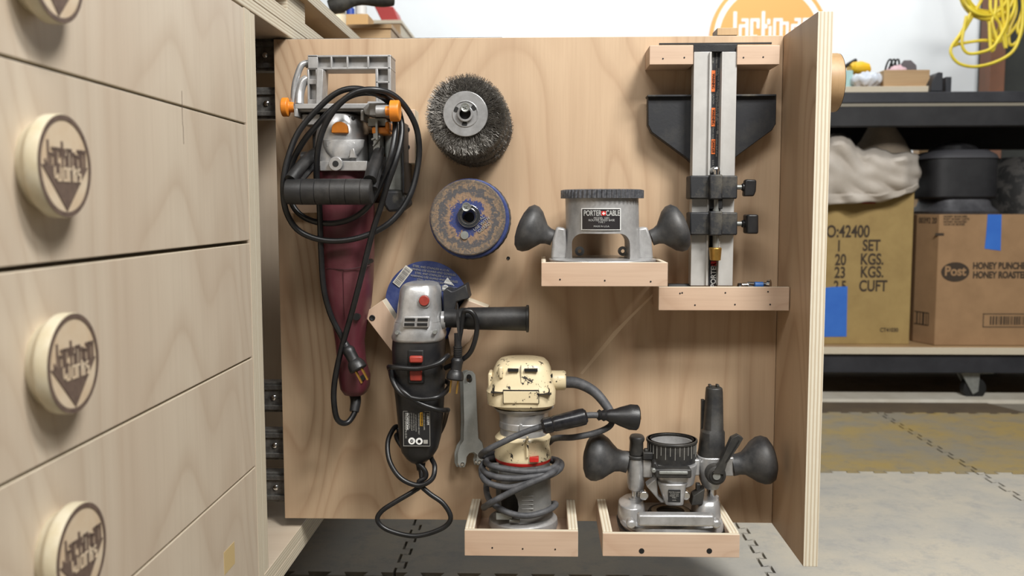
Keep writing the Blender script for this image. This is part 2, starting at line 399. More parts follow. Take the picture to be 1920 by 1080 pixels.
bm = BM(); bx(bm, .45, 2.3, 2.905, 3.02, 0, .012); struct(obj('lit_floor_strip', bm, plain('lit_floor_pale', (214, 209, 196), .7, 0, (196, 188, 172), 9), smooth=False))  # pale slab carries a lit strip of floor in its colour
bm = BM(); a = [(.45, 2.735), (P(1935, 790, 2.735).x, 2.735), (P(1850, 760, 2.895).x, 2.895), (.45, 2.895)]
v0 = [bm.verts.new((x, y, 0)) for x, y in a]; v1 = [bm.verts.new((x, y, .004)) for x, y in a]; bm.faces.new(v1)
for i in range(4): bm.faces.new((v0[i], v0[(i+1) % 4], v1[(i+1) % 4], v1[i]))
tag(obj('painted_floor_shade', bm, plain('floor_shade_brown', (78, 66, 52), .8, 0, (92, 78, 58), 8), smooth=False), 'dark brown strip of painted shade on the floor just in front of the cart', 'mat')  # thin brown sheet stands for the cart's shade on the floor
# ================================================================== CABINET
X0 = -.357
cab = thing('drawer_cabinet', 'pale birch plywood workbench cabinet with a column of drawers, left side of the photo', 'cabinet', (X0-.3, .7, 0))
board('partition', -1.0, X0, 1.107, 1.129, .11, Z(.240), 'drawer', 'z', 'y', cab)
board('partition', -1.0, X0-.001, 1.131, 1.151, .15, Z(.240), 'drawer', 'z', 'y', cab)
board('partition', -1.0, X0, 1.62, 1.64, .15, Z(.240), 'drawer', 'z', 'y', cab)
board('back_panel', -1.012, -1.0, .08, 2.4, .11, Z(.315), 'panel', 'z', 'x', cab)
board('bench_top', -1.0, X0, -.2, 2.5, Z(.241), Z(.2555), 'drawer', 'y', 'z', cab)
board('bench_top', -1.0, X0, -.2, 2.5, Z(.2565), Z(.2765), 'drawer', 'y', 'z', cab)
board('upper_top', -1.0, X0, 1.0, 2.5, Z(.315), Z(.333), 'plain', 'y', 'z', cab)
board('bottom_panel', -1.0, X0, 1.131, 2.4, Z(-.488), Z(-.470), 'drawer', 'x', 'z', cab)
board('bottom_panel', -1.0, X0, .0, 2.4, Z(-.507), Z(-.489), 'drawer', 'x', 'z', cab)
board('spacer_block', -.45, X0-.005, 1.07, 1.15, Z(.277), Z(.3145), 'plain', 'x', 'z', cab)
board('spacer_block', -.50, X0-.012, 1.34, 1.44, Z(.277), Z(.3145), 'plain', 'x', 'z', cab)
for y0, y1 in ((.08, .62), (1.5, 2.3)): board('plinth', -.95, -.50, y0, y1, 0, Z(-.507), 'plain', 'y', 'x', cab)
def knob_bm(org, N, U, R, depth, withlogo=True):
    bm = BM(); N = Vector(N)
    k = depth/.02
    prof = [(R*.80, 0), (R*.86, .004*k), (R*.90, .0072*k), (R*.93, .0078*k), (R*.995, .0105*k), (R, .012*k), (R, .0192*k), (R*.985, .02*k)]
    lathe(bm, prof, org, N, 64, mi=2)
    for f in bm.faces:
        if f.calc_center_median().dot(N) > (Vector(org)+N*depth*.99).dot(N) and len(f.verts) > 10: f.material_index = 0
    if withlogo: logo(bm, Vector(org)+N*depth, U, (0, 0, 1), N, R*.985, ring=(.9, 1.0))
    return bm
zs = [.2395, .101, -.0397, -.1826, -.320, -.487]
tones = [5, 6, 7, 8, 9]
for i in range(5):
    g = .0012 if i not in (1, 2) else .002
    d = board('drawer_front', X0-.018, X0, -.02, 1.1045, Z(zs[i+1]+.0012), Z(zs[i]-(.0028 if i == 2 else .0012)), 'drawer', 'z', 'x', cab)
    d.location.z += 0
    zc = (zs[i]+zs[i+1])/2 if i < 4 else -.395
    zc = [.1655, .030, -.111, -.2515, -.40][i]
    if i < 4: obj('knob', knob_bm((X0, .641, Z(zc)), (1, 0, 0), (0, 1, 0), .0365, .0195), [kwood, burn, kside], d)
bm = BM(); p = Z(-.395); bx(bm, X0-.0001, X0+.0003, .985, 1.02, Z(-.411), Z(-.385))
obj('masking_tape', bm, plain('tape_residue', (196, 172, 124), .5), cab)

bm = BM()
for a, b in ((.9065, Z(.107)), (.9060, Z(.091)), (.9072, Z(.073))): bx(bm, X0-.0001, X0+.0002, a, a+.0008, b-.009, b+.009)
obj('veneer_crack', bm, burn, cab)
# ================================================================== PULL-OUT TOOL PANEL
YP = 1.30; XE = .333
pan = thing('pull_out_tool_panel', 'pulled-out plywood drawer panel carrying the hanging tools and little trays', 'tool panel', (0, YP, .15))
bm = BM(); a = P(512, 500, YP); bx(bm, -.3785, XE-.0005, YP, YP+.018, Z(-.4548), Z(.2370), thin='y')
obj('back_board', bm, [getwood('panel', 'z', 'y'), getedge('y')], pan, .0007, smooth=False)
ep = board('end_panel', XE, XE+.0185, 1.142, 1.400, Z(-.4562), Z(.2365), 'panel', 'z', 'x', pan)
obj('knob', knob_bm((XE+.0185, 1.30, Z(.172)), (1, 0, 0), (0, 1, 0), .040, .055), [kwood, burn, getwood('plain', 'z', 'x')], ep)
def tray(x0, x1, yt, yb, Yf, side_t=.016, front_t=.010, label=None, screws=(), back_up=0, holes=()):
    a = P(x0, yt, Yf); b = P(x1, yt, Yf); zt = a.z; zb = P(x0, yb, Yf).z
    bm = BM(); return a.x, b.x, zb, zt
def maketray(x0, x1, yt, yb, Yf, sides, nails, big=False):
    a = P(x0, (yt+yb)/2, Yf).x; b = P(x1, (yt+yb)/2, Yf).x; zt = P(x0, yt, Yf).z; zb = P(x0, yb, Yf).z
    tr = thing('tool_tray', '', '', ((a+b)/2, Yf, zb)); del tr['label'], tr['category']; tr.name = 'tray'
    setpar(tr, pan)
    ft = .007
    board('tray_front', a, b, Yf, Yf+ft, zb, zt, 'tray', 'x', 'y', tr)
    board('tray_floor', a+.001, b-.001, Yf+ft, YP, zb, zb+.008, 'tray', 'x', 'z', tr)
    for s in sides:
        st = .013 if big else .006
        x = (a, a+st) if s < 0 else (b-st, b)
        board('tray_side', x[0], x[1], Yf+ft, YP, zb, zt+(.0 if not big else .001), 'tray', 'y', 'x', tr)
    for q in nails:
        bm = BM(); p = P(q[0], q[1], Yf); r = q[2] if len(q) > 2 else .0011
        lathe(bm, [(r, 0), (r, -.0004)], p, (0, 1, 0), 12); obj('nail', bm, dark, tr)
    return a, b, zb, zt
T1 = maketray(1015, 1252, 492, 537, 1.150, (-1, 1), [(1050, 524), (1134, 526), (1220, 528)])
T2 = maketray(1235, 1480, 538, 582, 1.233, (-1,), [(1275, 550), (1279, 549), (1303, 572), (1360, 549), (1378, 571), (1440, 547), (1444, 571)])
T3 = maketray(871, 1084, 994, 1042, 1.172, (-1, 1), [(923, 1027), (980, 1029), (1041, 1030)], True)
T4 = maketray(1130, 1387, 1000, 1043, 1.162, (-1, 1), [(1203, 1033, .0036), (1330, 1033, .0036)], True)
for x0, x1, nl in ((1218, 1300, ((1243, 110), (1283, 108))), (1382, 1462, ((1394, 108), (1431, 107)))):
    bm = BM(); boxp(bm, x0, 85, x1, 121, 1.247, YP, thin='y'); o = obj('stop_block', bm, [getwood('tray', 'x', 'y'), getwood('tray', 'x', 'z')], pan, .0007, smooth=False)
    for q in nl:
        bm = BM(); p = P(q[0], q[1], 1.247); lathe(bm, [(.0011, 0), (.0011, -.0004)], p, (0, 1, 0), 12); obj('nail', bm, dark, o)
slidem = plain('greasy_steel', (120, 118, 114), .45, .5, (72, 70, 68), 90, .1)
# drawer slides screwed to the back of the panel
for z0 in (.196, .128, -.300, -.372, -.436):
    bm = BM(); y = YP+.040
    bx(bm, -.98, X0+.3, y-.022, y, Z(z0), Z(z0+.045)); bx(bm, -.98, X0+.2, y-.026, y-.022, Z(z0+.004), Z(z0+.011)); bx(bm, -.98, X0+.2, y-.026, y-.022, Z(z0+.034), Z(z0+.041))
    bx(bm, -.98, X0+.1, y-.0225, y-.020, Z(z0+.010), Z(z0+.035))
    s = obj('drawer_slide', bm, slidem, pan, .0008)
    bm = BM(); lathe(bm, [(.004, 0), (.004, -.0015), (.002, -.003)], (-.396, y-.0225, Z(z0+.022)), (0, 1, 0), 14); obj('screw', bm, chrome, s)
# bracket beside the plate joiner, and holder under its body
def bracket(pts, Yf, Yb, grain='z', scr=()):
    bm = BM(); prism(bm, pts, Yf, Yb, 0, cap_mi=1)
    o = obj('holder_block', bm, [getwood('tray', grain, 'y'), getedge('y')], pan, .0007, smooth=False)
    for q in scr: screw(o, q[0], q[1], Yf, .0042)
bracket([(754, 205), (778, 205), (778, 306), (756, 306)], 1.262, YP, 'z', [(763, 243), (763, 276)])
bracket([(545, 383), (720, 380), (720, 396), (545, 400)], 1.283, YP, 'x')
bracket([(683, 592), (687, 584), (717, 563), (748, 610), (748, 676)], 1.245, YP, 'z', [(698, 596)])
bracket([(862, 575), (872, 561), (915, 577), (880, 640), (846, 668), (840, 630)], 1.262, YP, 'z')
bm = BM(); boxp(bm, 1345, 52, 1383, 66, 1.322, 1.36, thin='y'); 
for v in bm.verts:
    if v.co.z < Z(.24): v.co.z = Z(.15)
obj('rear_block', bm, [getwood('plain', 'z', 'y')]*2, pan, .0007, smooth=False)
bm = BM(); prism(bm, [(1234, 541), (1239, 541), (1180, 600), (1092, 702), (1088, 700), (1150, 622)], YP-.0003, YP)
obj('pale_line', bm, plain('pale_line', (206, 182, 152), .5), pan)  # thin pale sliver running diagonally across the back board
# dark slot behind the edge guide
bm = BM(); boxp(bm, 1236, 80, 1447, 83, YP-.0006, YP)
obj('guide_slot', bm, dark, pan)
screw(pan, 953, 484, YP, .0025)

# ================================================================== HELPERS FOR TOOLS
def bulb(parent, x, y, Y, dx, dy, L, rr, sc=1.0, mat=None):
    """rubber ball grip: axis direction in picture plane, radii along it"""
    o = P(x, y, Y); e = P(x+dx*10, y+dy*10, Y); ax = (e-o).normalized(); m = Y/F
    prof = [(r*m, t*L*m) for t, r in rr]
    bm = BM(); lathe(bm, prof, o, ax, 40); return obj('grip', bm, mat or bulbm, parent, ang=60)
def axc(bm, x0, x1, py, Y, r, n=32, prof=None, mi=0):
    """cylinder along world x between two pixel columns"""
    a = P(x0, py, Y); b = P(x1, py, Y); L = b.x-a.x
    pr = [(r, 0), (r, 1)] if prof is None else prof
    lathe(bm, [(q[0], q[1]*L) for q in pr], a, (1, 0, 0), n, mi)
def yc(bm, px, py, Yf, Yb, r, n=32, mi=0, prof=None):
    p = P(px, py, Yf); p.y = Yf
    lathe(bm, [(q[0], q[1]*(Yb-Yf)) for q in (prof or [(r, 0), (r, 1)])], p, (0, 1, 0), n, mi)

# ================================================================== PLATE JOINER
pj = thing('plate_joiner', 'maroon and silver power tool with black D handle, hung wrapped in its black cord', 'power tool', P(650, 738, 1.25))
bm = BM()
vloft(bm, [(320, 599, 692, 1.198, 1.285), (345, 600, 695, 1.196, 1.287), (400, 602, 700, 1.198, 1.287), (470, 606, 699, 1.20, 1.287), (530, 612, 697, 1.203, 1.285),
           (570, 617, 694, 1.207, 1.28), (600, 626, 688, 1.213, 1.278), (640, 632, 681, 1.218, 1.275), (680, 636, 684, 1.217, 1.276), (705, 638, 692, 1.215, 1.277), (725, 641, 691, 1.217, 1.275), (736, 648, 686, 1.222, 1.27), (739, 656, 680, 1.23, 1.262)], e=3.0)
obj('body', bm, maroon, pj, ang=50)
bm = BM()
for pts in ([(606, 495), (640, 505), (655, 504)],):
    ptube(bm, [(612, 503, 1.2045), (650, 505, 1.1995), (694, 498, 1.206)], .0007)
ptube(bm, [(643, 505, 1.2000), (645, 600, 1.2092)], .0005)
obj('seam', bm, maroond, pj)
bm = BM(); yc(bm, 668, 594, 1.2105, 1.23, .0048); obj('screw_well', bm, dark, pj)
bm = BM(); yc(bm, 690, 491, 1.206, 1.23, .003); yc(bm, 679, 709, 1.216, 1.23, .0035); obj('screw_well', bm, dark, pj)
bm = BM()
vloft(bm, [(214, 622, 662, 1.215, 1.275), (219, 611, 676, 1.204, 1.285), (235, 602, 686, 1.198, 1.287), (258, 597, 690, 1.196, 1.287), (290, 596, 692, 1.194, 1.288), (322, 598, 691, 1.194, 1.288)], e=2.8)
boxp(bm, 600, 302, 688, 320, 1.1905, 1.21); prism(bm, [(612, 266), (664, 266), (667, 274), (612, 275)], 1.1925, 1.21); vloft(bm, [(262, 604, 684, 1.1925, 1.21, 2.4), (275, 606, 682, 1.1905, 1.21, 2.4), (288, 612, 674, 1.1895, 1.21, 2.4), (298, 622, 660, 1.1905, 1.21, 2.4)])
prism(bm, [(657, 280), (663, 278), (668, 296), (655, 296)], 1.189, 1.2)
yc(bm, 629, 307, 1.184, 1.20, .009)
obj('gear_housing', bm, castlt, pj, .0012)
bm = BM(); yc(bm, 629, 307, 1.1835, 1.186, .004); obj('screw', bm, dark, pj)
bm = BM(); prism(bm, [(621, 249)]+[(636.5-15*math.cos(a*PI/12), 241-13*math.sin(a*PI/12)) for a in range(13)]+[(652, 249)], 1.192, 1.21)
obj('lock_button', bm, orange, pj, .0008)
bm = BM()
for i in range(5): boxp(bm, 627+i*8, 216+abs(i-2)*1.5, 632+i*8, 221+abs(i-2)*1.5, 1.206, 1.22)
obj('vent', bm, dark, pj)
# fence bracket
bm = BM(); Yf, Yb = 1.215, 1.255
boxp(bm, 577, 105, 732, 129, 1.223, Yb)
for (a, b, c, d) in ((577, 103, 733, 107), (577, 126, 733, 130), (577, 103, 596, 130), (619, 105, 623, 129), (649, 105, 653, 129), (688, 105, 692, 129), (727, 103, 733, 215), (576, 130, 580, 195), (704, 128, 709, 200), (592, 130, 596, 195), (704, 152, 731, 156), (578, 148, 594, 158), (578, 186, 594, 196)):
    boxp(bm, a, b, c, d, Yf, Yb)
boxp(bm, 577, 128, 594, 196, 1.224, Yb); boxp(bm, 705, 128, 731, 212, 1.224, Yb)
prism(bm, [(594, 128), (606, 130), (605, 160), (603, 196), (592, 196)], 1.205, 1.235)
obj('fence_frame', bm, cast, pj, .0008)
bm = BM()
ptube(bm, [(577, 118, 1.225), (566, 122, 1.222), (558, 140, 1.22), (552, 165, 1.218), (550, 205, 1.215)], .0042)
ptube(bm, [(577, 148, 1.222), (568, 155, 1.22), (562, 175, 1.217), (561, 196, 1.213)], .0062)
ptube(bm, [(577, 152, 1.235), (596, 152, 1.235)], .0055); ptube(bm, [(574, 120, 1.235), (596, 120, 1.235)], .0055)
obj('tilt_arm', bm, castlt, pj)
bm = BM()
boxp(bm, 552, 194, 700, 204, 1.200, 1.285); boxp(bm, 552, 204, 690, 209, 1.208, 1.285); boxp(bm, 551, 203, 558, 219, 1.200, 1.285); boxp(bm, 566, 214, 600, 234, 1.215, 1.287)
boxp(bm, 692, 193, 726, 216, 1.186, 1.285); axc(bm, 705, 731, 208, 1.18, .0075); axc(bm, 690, 733, 203, 1.215, .009)
prism(bm, [(680, 203), (692, 192), (702, 200), (696, 216), (684, 214)], 1.193, 1.24); boxp(bm, 676, 206, 682, 226, 1.2, 1.24)
obj('pivot_bar', bm, cast, pj, .001)
for x0, x1, py, Y, fl in ((529, 552, 201, 1.215, 1), (730, 750, 208, 1.172, 0)):
    bm = BM(); axc(bm, x0, x1, py, Y, .012, prof=[(.010, 0), (.0125, .06), (.0125, .5), (.009, .58), (.007, .6), (.007, 1.0)] if fl else [(.006, -.35), (.006, .1), (.0135, .12), (.0135, .9), (.012, 1)])
    obj('fence_knob', bm, orange, pj, .0006)
# blade guard on the right, black port
bm = BM(); prism(bm, [(718, 222), (752, 228), (755, 300), (755, 360), (720, 358), (722, 300)], 1.235, 1.285); obj('base_slide', bm, steel, pj, .003)
bm = BM(); prism(bm, [(750, 228), (756, 228), (758, 362), (754, 362)], 1.215, 1.288); obj('guard_edge', bm, blackpl, pj, .001)
bm = BM(); prism(bm, [(716, 358), (754, 357), (763, 383), (748, 395), (728, 398), (720, 385)], 1.225, 1.285); obj('dust_port', bm, dustbl, pj, .003)
bm = BM(); boxp(bm, 697, 238, 729, 251, 1.205, 1.245); boxp(bm, 722, 228, 730, 244, 1.2, 1.24); obj('depth_stop', bm, orange, pj, .002)
bm = BM(); boxp(bm, 700, 250, 712, 285, 1.205, 1.25); boxp(bm, 690, 222, 722, 236, 1.21, 1.26); boxp(bm, 704, 225, 708, 262, 1.198, 1.21); ptube(bm, [(697, 262, 1.205), (712, 256, 1.203), (700, 274, 1.205)], .0015)
obj('depth_rod', bm, steel, pj, .001)
# D handle
bm = BM(); YB = 1.150
hloft(bm, [(537, 340, 380, YB-.014, YB+.014), (539, 336, 383, YB-.016, YB+.016), (567, 335, 384, YB-.017, YB+.017)]+sum([[(x, 335, 384, YB-.0168, YB+.0168), (x+.7, 336, 383, YB-.0161, YB+.0161), (x+1.6, 335, 384, YB-.0168, YB+.0168)] for x in (568, 593, 622, 650, 678)], [])+[(696, 336, 383, YB-.0168, YB+.0168), (698, 338, 381, YB-.015, YB+.015)], e=2.1)
obj('handle_bar', bm, rubber, pj, ang=30)
for pts in ([(545, 338, 1.150), (560, 318, 1.165), (578, 298, 1.19), (592, 286, 1.215)], [(694, 338, 1.150), (699, 318, 1.165), (706, 298, 1.19), (711, 282, 1.215)]):
    bm = BM(); ptube(bm, pts, lambda u: .0085-.001*u, n=10); ptube(bm, [(p[0]+8, p[1]+16, p[2]+.004) for p in pts], .004, n=8)
    obj('handle_arm', bm, rubber, pj)
bm = BM(); axc(bm, 566, 600, 296, 1.235, .0085); axc(bm, 700, 718, 296, 1.235, .0085); obj('handle_bolt', bm, blackpl, pj)
bm = BM(); boxp(bm, 586, 225, 600, 352, 1.235, 1.28); boxp(bm, 690, 250, 703, 352, 1.235, 1.28); obj('side_rail', bm, dustbl, pj, .002)
# cord
CY = 1.176
path = [(666, 735, 1.245), (668, 765, 1.235), (652, 792, 1.225), (633, 787, 1.215), (626, 752, 1.208), (628, 712, 1.205), (640, 655, 1.20), (660, 585, 1.188), (682, 500, 1.183), (700, 430, 1.18), (714, 388, 1.18), (725, 350, CY), (741, 305, CY), (752, 262, 1.185), (752, 225, 1.196), (740, 196, 1.198), (715, 179, CY), (685, 174, CY), (655, 181, CY), (625, 203, CY), (600, 228, CY), (570, 264, CY+.004), (549, 303, CY+.01), (540, 345, 1.19), (550, 387, 1.187), (575, 410, 1.186), (615, 419, 1.186), (657, 411, 1.186), (690, 387, 1.183), (714, 345, 1.18), (731, 300, 1.172), (740, 255, 1.18), (740, 220, 1.194), (729, 192, 1.192), (700, 174, 1.167), (665, 166, 1.168), (632, 174, 1.168), (598, 202, 1.168), (560, 247, 1.165), (539, 300, 1.158), (531, 350, 1.155), (537, 397, 1.166), (562, 434, 1.175), (612, 451, 1.18), (672, 446, 1.182), (730, 418, 1.185), (768, 368, 1.192), (785, 300, 1.20), (782, 245, 1.195), (762, 203, 1.185), (735, 177, 1.175), (700, 168, 1.163), (665, 174, 1.160), (632, 200, 1.160), (608, 238, 1.164), (596, 282, 1.168), (594, 330, 1.178), (599, 385, 1.182), (602, 470, 1.185), (607, 540, 1.19), (620, 590, 1.196), (640, 630, 1.20), (648, 646, 1.20)]
bm = BM(); ptube(bm, path, .0039); obj('power_cord', bm, cordm, pj)
bm = BM(); ptube(bm, [(662, 728, 1.25), (667, 750, 1.24), (664, 772, 1.233)], lambda u: .0085-.002*u); obj('cord_boot', bm, blackpl, pj)
def plug(parent, a, b, prongs, w=.011, mat=None, Yd=.0):
    A, B = P(*a), P(*b); bm = BM(); d = (B-A)
    lathe(bm, [(.0042, -.25*d.length), (.005, -.05*d.length), (.0048, 0), (.0075, .08*d.length), (.0085, .18*d.length), (w*.62, .3*d.length), (w*.6, .6*d.length), (w*.75, .66*d.length), (w*.9, .8*d.length), (w*.95, 1*d.length), (w*.8, 1.05*d.length)], A, d, 12)
    pl = obj('plug', bm, mat or blackpl, parent, .0006)
    u = d.normalized(); s = u.cross(Vector((0, 1, 0))).normalized()
    for k in prongs:
        q = B+s*k*.0045; bm = BM()
        rings(bm, [[q+u*h+s*a*.0011+Vector((0, b*.0032*(1 if h < .015 else .6), 0)) for a, b in ((-1, -1), (1, -1), (1, 1), (-1, 1))] for h in (0, .0155, .0185)])
        obj('prong', bm, brass, pl)
    return pl
plug(pj, (650, 650, 1.20), (672, 692, 1.195), (-1, 1), .013)

# ================================================================== WIRE WHEEL
wc = P(873, 214, 1.215); wc.y = 1.215
ww = thing('wire_brush_wheels', 'round crimped steel wire brush wheel hung on a bolt at the top of the panel', 'wire brush', (wc.x, 1.30, wc.z))
def shear(bm, c):
    for v in bm.verts: d = v.co.y-c.y; v.co.x += d*.07; v.co.z -= d*.17
bm = BM(); lathe(bm, [(.020, .006), (.040, .004), (.0505, .010), (.0515, .028), (.049, .030), (.052, .033), (.0525, .052), (.050, .055), (.053, .058), (.0525, .078), (.03, .082)], (wc.x+.0005, wc.y, wc.z), (0, 1, 0), 64)
shear(bm, wc); obj('wire_core', bm, wiredk, ww)
bm = BM(); rnd = random.Random(3)
for i in range(3400):
    a = rnd.uniform(0, 2*PI); lay = rnd.random()
    if i < 2000: r1, r2, y0, y1 = rnd.uniform(.026, .042), rnd.uniform(.046, .0550), wc.y+rnd.uniform(-.001, .004), wc.y+rnd.uniform(.000, .010)
    else: r1, r2, y0, y1 = .046, rnd.uniform(.0545, .0562), 0, 0; y0 = y1 = wc.y+rnd.uniform(.01, .076)
    pts = []; am = rnd.uniform(.0004, .0011); ph = rnd.uniform(0, 6)
    K = 5
    for k in range(K+1):
        r = r1+(r2-r1)*k/K; aa = a+am/r*math.sin(ph+k*2.1)*1.5+(k/K)*rnd.uniform(-.0, .03)
        pts.append(Vector((wc.x+r*math.cos(aa), y0+(y1-y0)*k/K+am*.5*math.cos(ph+k*2.3), wc.z+r*math.sin(aa))))
    tube(bm, pts, .00022, n=3, smooth=False)
shear(bm, wc); o = obj('bristles', bm, wirem, ww, smooth=False, fixn=False); o['kind'] = 'stuff'
bm = BM(); tubering(bm, .0295, .0085, -.004, .004, wc, (0, 1, 0)); tubering(bm, .0175, .016, -.005, -.003, wc, (0, 1, 0)); tubering(bm, .0105, .0075, -.008, .002, wc, (0, 1, 0))
fl = obj('hub_flange', bm, castlt, ww, .0012)
for a in (35, 155, 265):
    bm = BM(); c = wc+Vector((.0135*math.cos(math.radians(a)), 0, .0135*math.sin(math.radians(a)))); lathe(bm, [(.0036, -.0045), (.0036, 0)], c, (0, 1, 0), 20); obj('flange_hole', bm, dark, fl)
bm = BM(); lathe(bm, [(.008, 0), (.008, .06)], wc, (0, 1, 0), 24); obj('bore', bm, dark, ww)
def hexbolt(loc, name, label, L=.02):
    bm = BM(); lathe(bm, [(.0022, .0015), (.004, .0006), (.0056, -.0), (.0062, .002), (.0062, .006)], loc, (0, 1, 0), 20); lathe(bm, [(.0032, .006), (.0032, L)], loc, (0, 1, 0), 16)
    for a in range(2): bx(bm, loc.x-.003, loc.x+.003, loc.y-.0003, loc.y+.001, loc.z-.0006, loc.z+.0006, rot=Matrix.Rotation(PI/2*a+.6, 3, 'Y'), piv=loc)
    return tag(obj(name, bm, steel), label, 'screw')
hexbolt(P(872, 201, 1.201), 'hanger_screw', 'screw head holding up the wire brush wheel, above its centre hole', .098)

# ================================================================== ABRASIVE DISCS
sc_ = P(877, 408, 1.262)
def disc(name, px, py, Yf, Yb, r, mat, label, cat='abrasive disc', wob=0, hole=.011, grp=None):
    p = P(px, py, Yf); p.y = Yf; bm = BM()
    n = 90; L = Yb-Yf
    prof = [(hole, 0), (r*.55, .0006), (r*.97, 0), (r, L*.2), (r, L*.8), (r*.97, L), (hole, L), (hole, 0)]
    lathe(bm, prof, p, (0, 1, 0), n, cap=False)
    if wob:
        for v in bm.verts:
            d = Vector((v.co.x-p.x, v.co.z-p.z)); 
            if d.length > r*.9: k = 1+wob*math.sin(37*math.atan2(d.y, d.x)); v.co.x = p.x+d.x*k; v.co.z = p.z+d.y*k
    bmesh.ops.translate(bm, verts=bm.verts, vec=-p); 
    bmesh.ops.recalc_face_normals(bm, faces=bm.faces)
    me = bpy.data.meshes.new(name); bm.to_mesh(me); bm.free(); me.materials.append(mat)
    for q in me.polygons: q.use_smooth = True
    me.set_sharp_from_angle(angle=.6)
    o = bpy.data.objects.new(name, me); C.objects.link(o); o.location = p; tag(o, label, cat); return o
disc('sanding_disc', 877, 408, 1.242, 1.247, .0515, abras, 'worn sand-covered blue fibre disc on top of the middle stack', wob=.002, hole=.009)
disc('sanding_disc', 880, 410, 1.2475, 1.254, .0545, bluem, 'blue-edged fibre disc just behind the worn one in the middle stack', wob=.002, hole=.009)
disc('sanding_disc', 882, 411, 1.255, 1.270, .0555, plain('dark_abrasive', (52, 50, 52), .8, 0, (84, 78, 72), 200, .6, 700), 'thick dark disc rearmost in the middle stack of sanding discs', wob=.006, hole=.009)
bm = BM(); p = P(879, 405, 1.238); tubering(bm, .0155, .009, 0, .003, p, (0, 1, 0)); tubering(bm, .0112, .0088, -.0025, .001, p, (0, 1, 0)); lathe(bm, [(.0088, .02), (.0088, .022)], p, (0, 1, 0), 20, mi=1)
tag(obj('disc_flange', bm, [chrome, dark], None, .0005), 'shiny ring washer at the centre of the worn sanding disc', 'washer')
hexbolt(P(874, 388, 1.232), 'hanger_screw', 'screw head holding the sanding disc stack, above its ring washer', .067)
bm = BM(); p = P(871, 441, 1.2405); lathe(bm, [(.003, 0), (.0055, .0002), (.0055, .0015)], p, (0, 1, 0), 20); tag(obj('rivet', bm, steel), 'small round rivet on the worn sanding disc, below its washer', 'rivet')
text('printed_text', 'METAL\nUSE WITH\nGUARD', P(903, 420, 1.2415), .006, greyprint, None, (PI/2, math.radians(-38), 0))
tx = bpy.data.objects['printed_text']; dsc = bpy.data.objects['sanding_disc']; tx.location -= dsc.location; tx.parent = dsc
# cut-off wheel behind the angle grinder
cw = thing('cutting_wheel', 'flat blue cut-off wheel with white barcode label behind the angle grinder', 'abrasive disc', P(800, 640, 1.28))
p = P(800, 567, 1.276); bm = BM(); lathe(bm, [(.004, 0), (.0585, 0), (.0585, .0022), (.004, .0022)], p, (0, 1, 0), 72); obj('wheel_disc', bm, bluem, cw)
def barcode(org, ux, uz, w, h, name, parent, base, ink, n=16):
    bm = BM(); org, ux, uz = Vector(org), Vector(ux), Vector(uz); N = Vector((0, -1, 0))
    def q(x0, x1, z0, z1, d, mi): bm.faces.new([bm.verts.new(org+ux*a+uz*b+N*d) for a, b in ((x0, z0), (x1, z0), (x1, z1), (x0, z1))]).material_index = mi
    if base is not None: q(-w/2, w/2, -h/2, h/2, .0003, 0)
    r = random.Random(5); x = -w*.44
    while x < w*.42:
        b = w*r.uniform(.012, .04); q(x, x+b, -h*.38, h*.38, .0005, 1); x += b+w*r.uniform(.015, .035)
    return obj(name, bm, [base or ink, ink], parent, smooth=False, fixn=False)
an = math.radians(52); ux = Vector((math.cos(an), 0, math.sin(an))); uz = Vector((-math.sin(an), 0, math.cos(an)))
barcode(P(755, 518, 1.275), ux, uz, .031, .012, 'barcode_label', cw, plain('label_paper', (196, 192, 180), .6, bump=0), plain('label_ink', (110, 108, 108), .6, bump=0))
for i in range(7):
    rr = .052-i*.0042; th = math.radians(84-i*1)
    t_ = text('printed_text', ('WARNING USE GUARD AND GOGGLES' if i % 2 else 'STEEL AND STAINLESS 4-1/2 IN'), P(808+i*2, 503+i*6.5, 1.275), .0042, greyprint, cw, (PI/2, math.radians(8), 0), xs=.9)
bm = BM(); pt = [P(a, b, 1.2752) for a, b in ((839, 520), (852, 536), (832, 530))]; 
bm.faces.new([bm.verts.new(q) for q in pt])
for c_ in ((836, 540), (846, 545)):
    p = P(c_[0]-1, c_[1]-8 if 0 else c_[1], 1.2755); lathe(bm, [(.0045, 0), (.0045, .0004)], p, (0, 1, 0), 20)
obj('warning_symbol', bm, white, cw, fixn=False)

# ================================================================== ANGLE GRINDER
ag = thing('angle_grinder', 'small angle grinder with silver head, black body and red switch, cord wound around it', 'power tool', P(787, 862, 1.24))
bm = BM()
vloft(bm, [(529, 768, 812, 1.205, 1.265), (532, 758, 820, 1.198, 1.27), (540, 753, 825, 1.194, 1.275), (570, 749, 828, 1.192, 1.277), (590, 747, 829, 1.191, 1.278), (600, 742, 831, 1.188, 1.279)], e=3.2)
vloft(bm, [(590, 748, 829, 1.192, 1.278), (600, 742, 831, 1.187, 1.280), (620, 739, 834, 1.184, 1.282), (625, 737, 836, 1.184, 1.283), (631, 738, 835, 1.184, 1.283), (635, 741, 832, 1.187, 1.281)], e=3.0)
gh = obj('gear_head', bm, castlt, ag, .0015)
bm = BM(); prism(bm, [(757, 594), (806, 594), (804, 614), (754, 614)], 1.1825, 1.19); gr = obj('vent_frame', bm, castlt, ag, .0008)
bm = BM()
for a, b in ((759, 597), (783, 597), (758, 606), (782, 606)): boxp(bm, a, b, a+19, b+5, 1.1815, 1.184)
obj('vent', bm, dark, ag)
bm = BM(); yc(bm, 795, 564, 1.188, 1.20, .0068); obj('spindle_lock_button', bm, red, ag, .0008)
bm = BM(); tubering(bm, .0088, .0068, .0, .008, P(795, 565, 1.1915), (0, 1, 0), 30); obj('button_recess', bm, cast, ag)
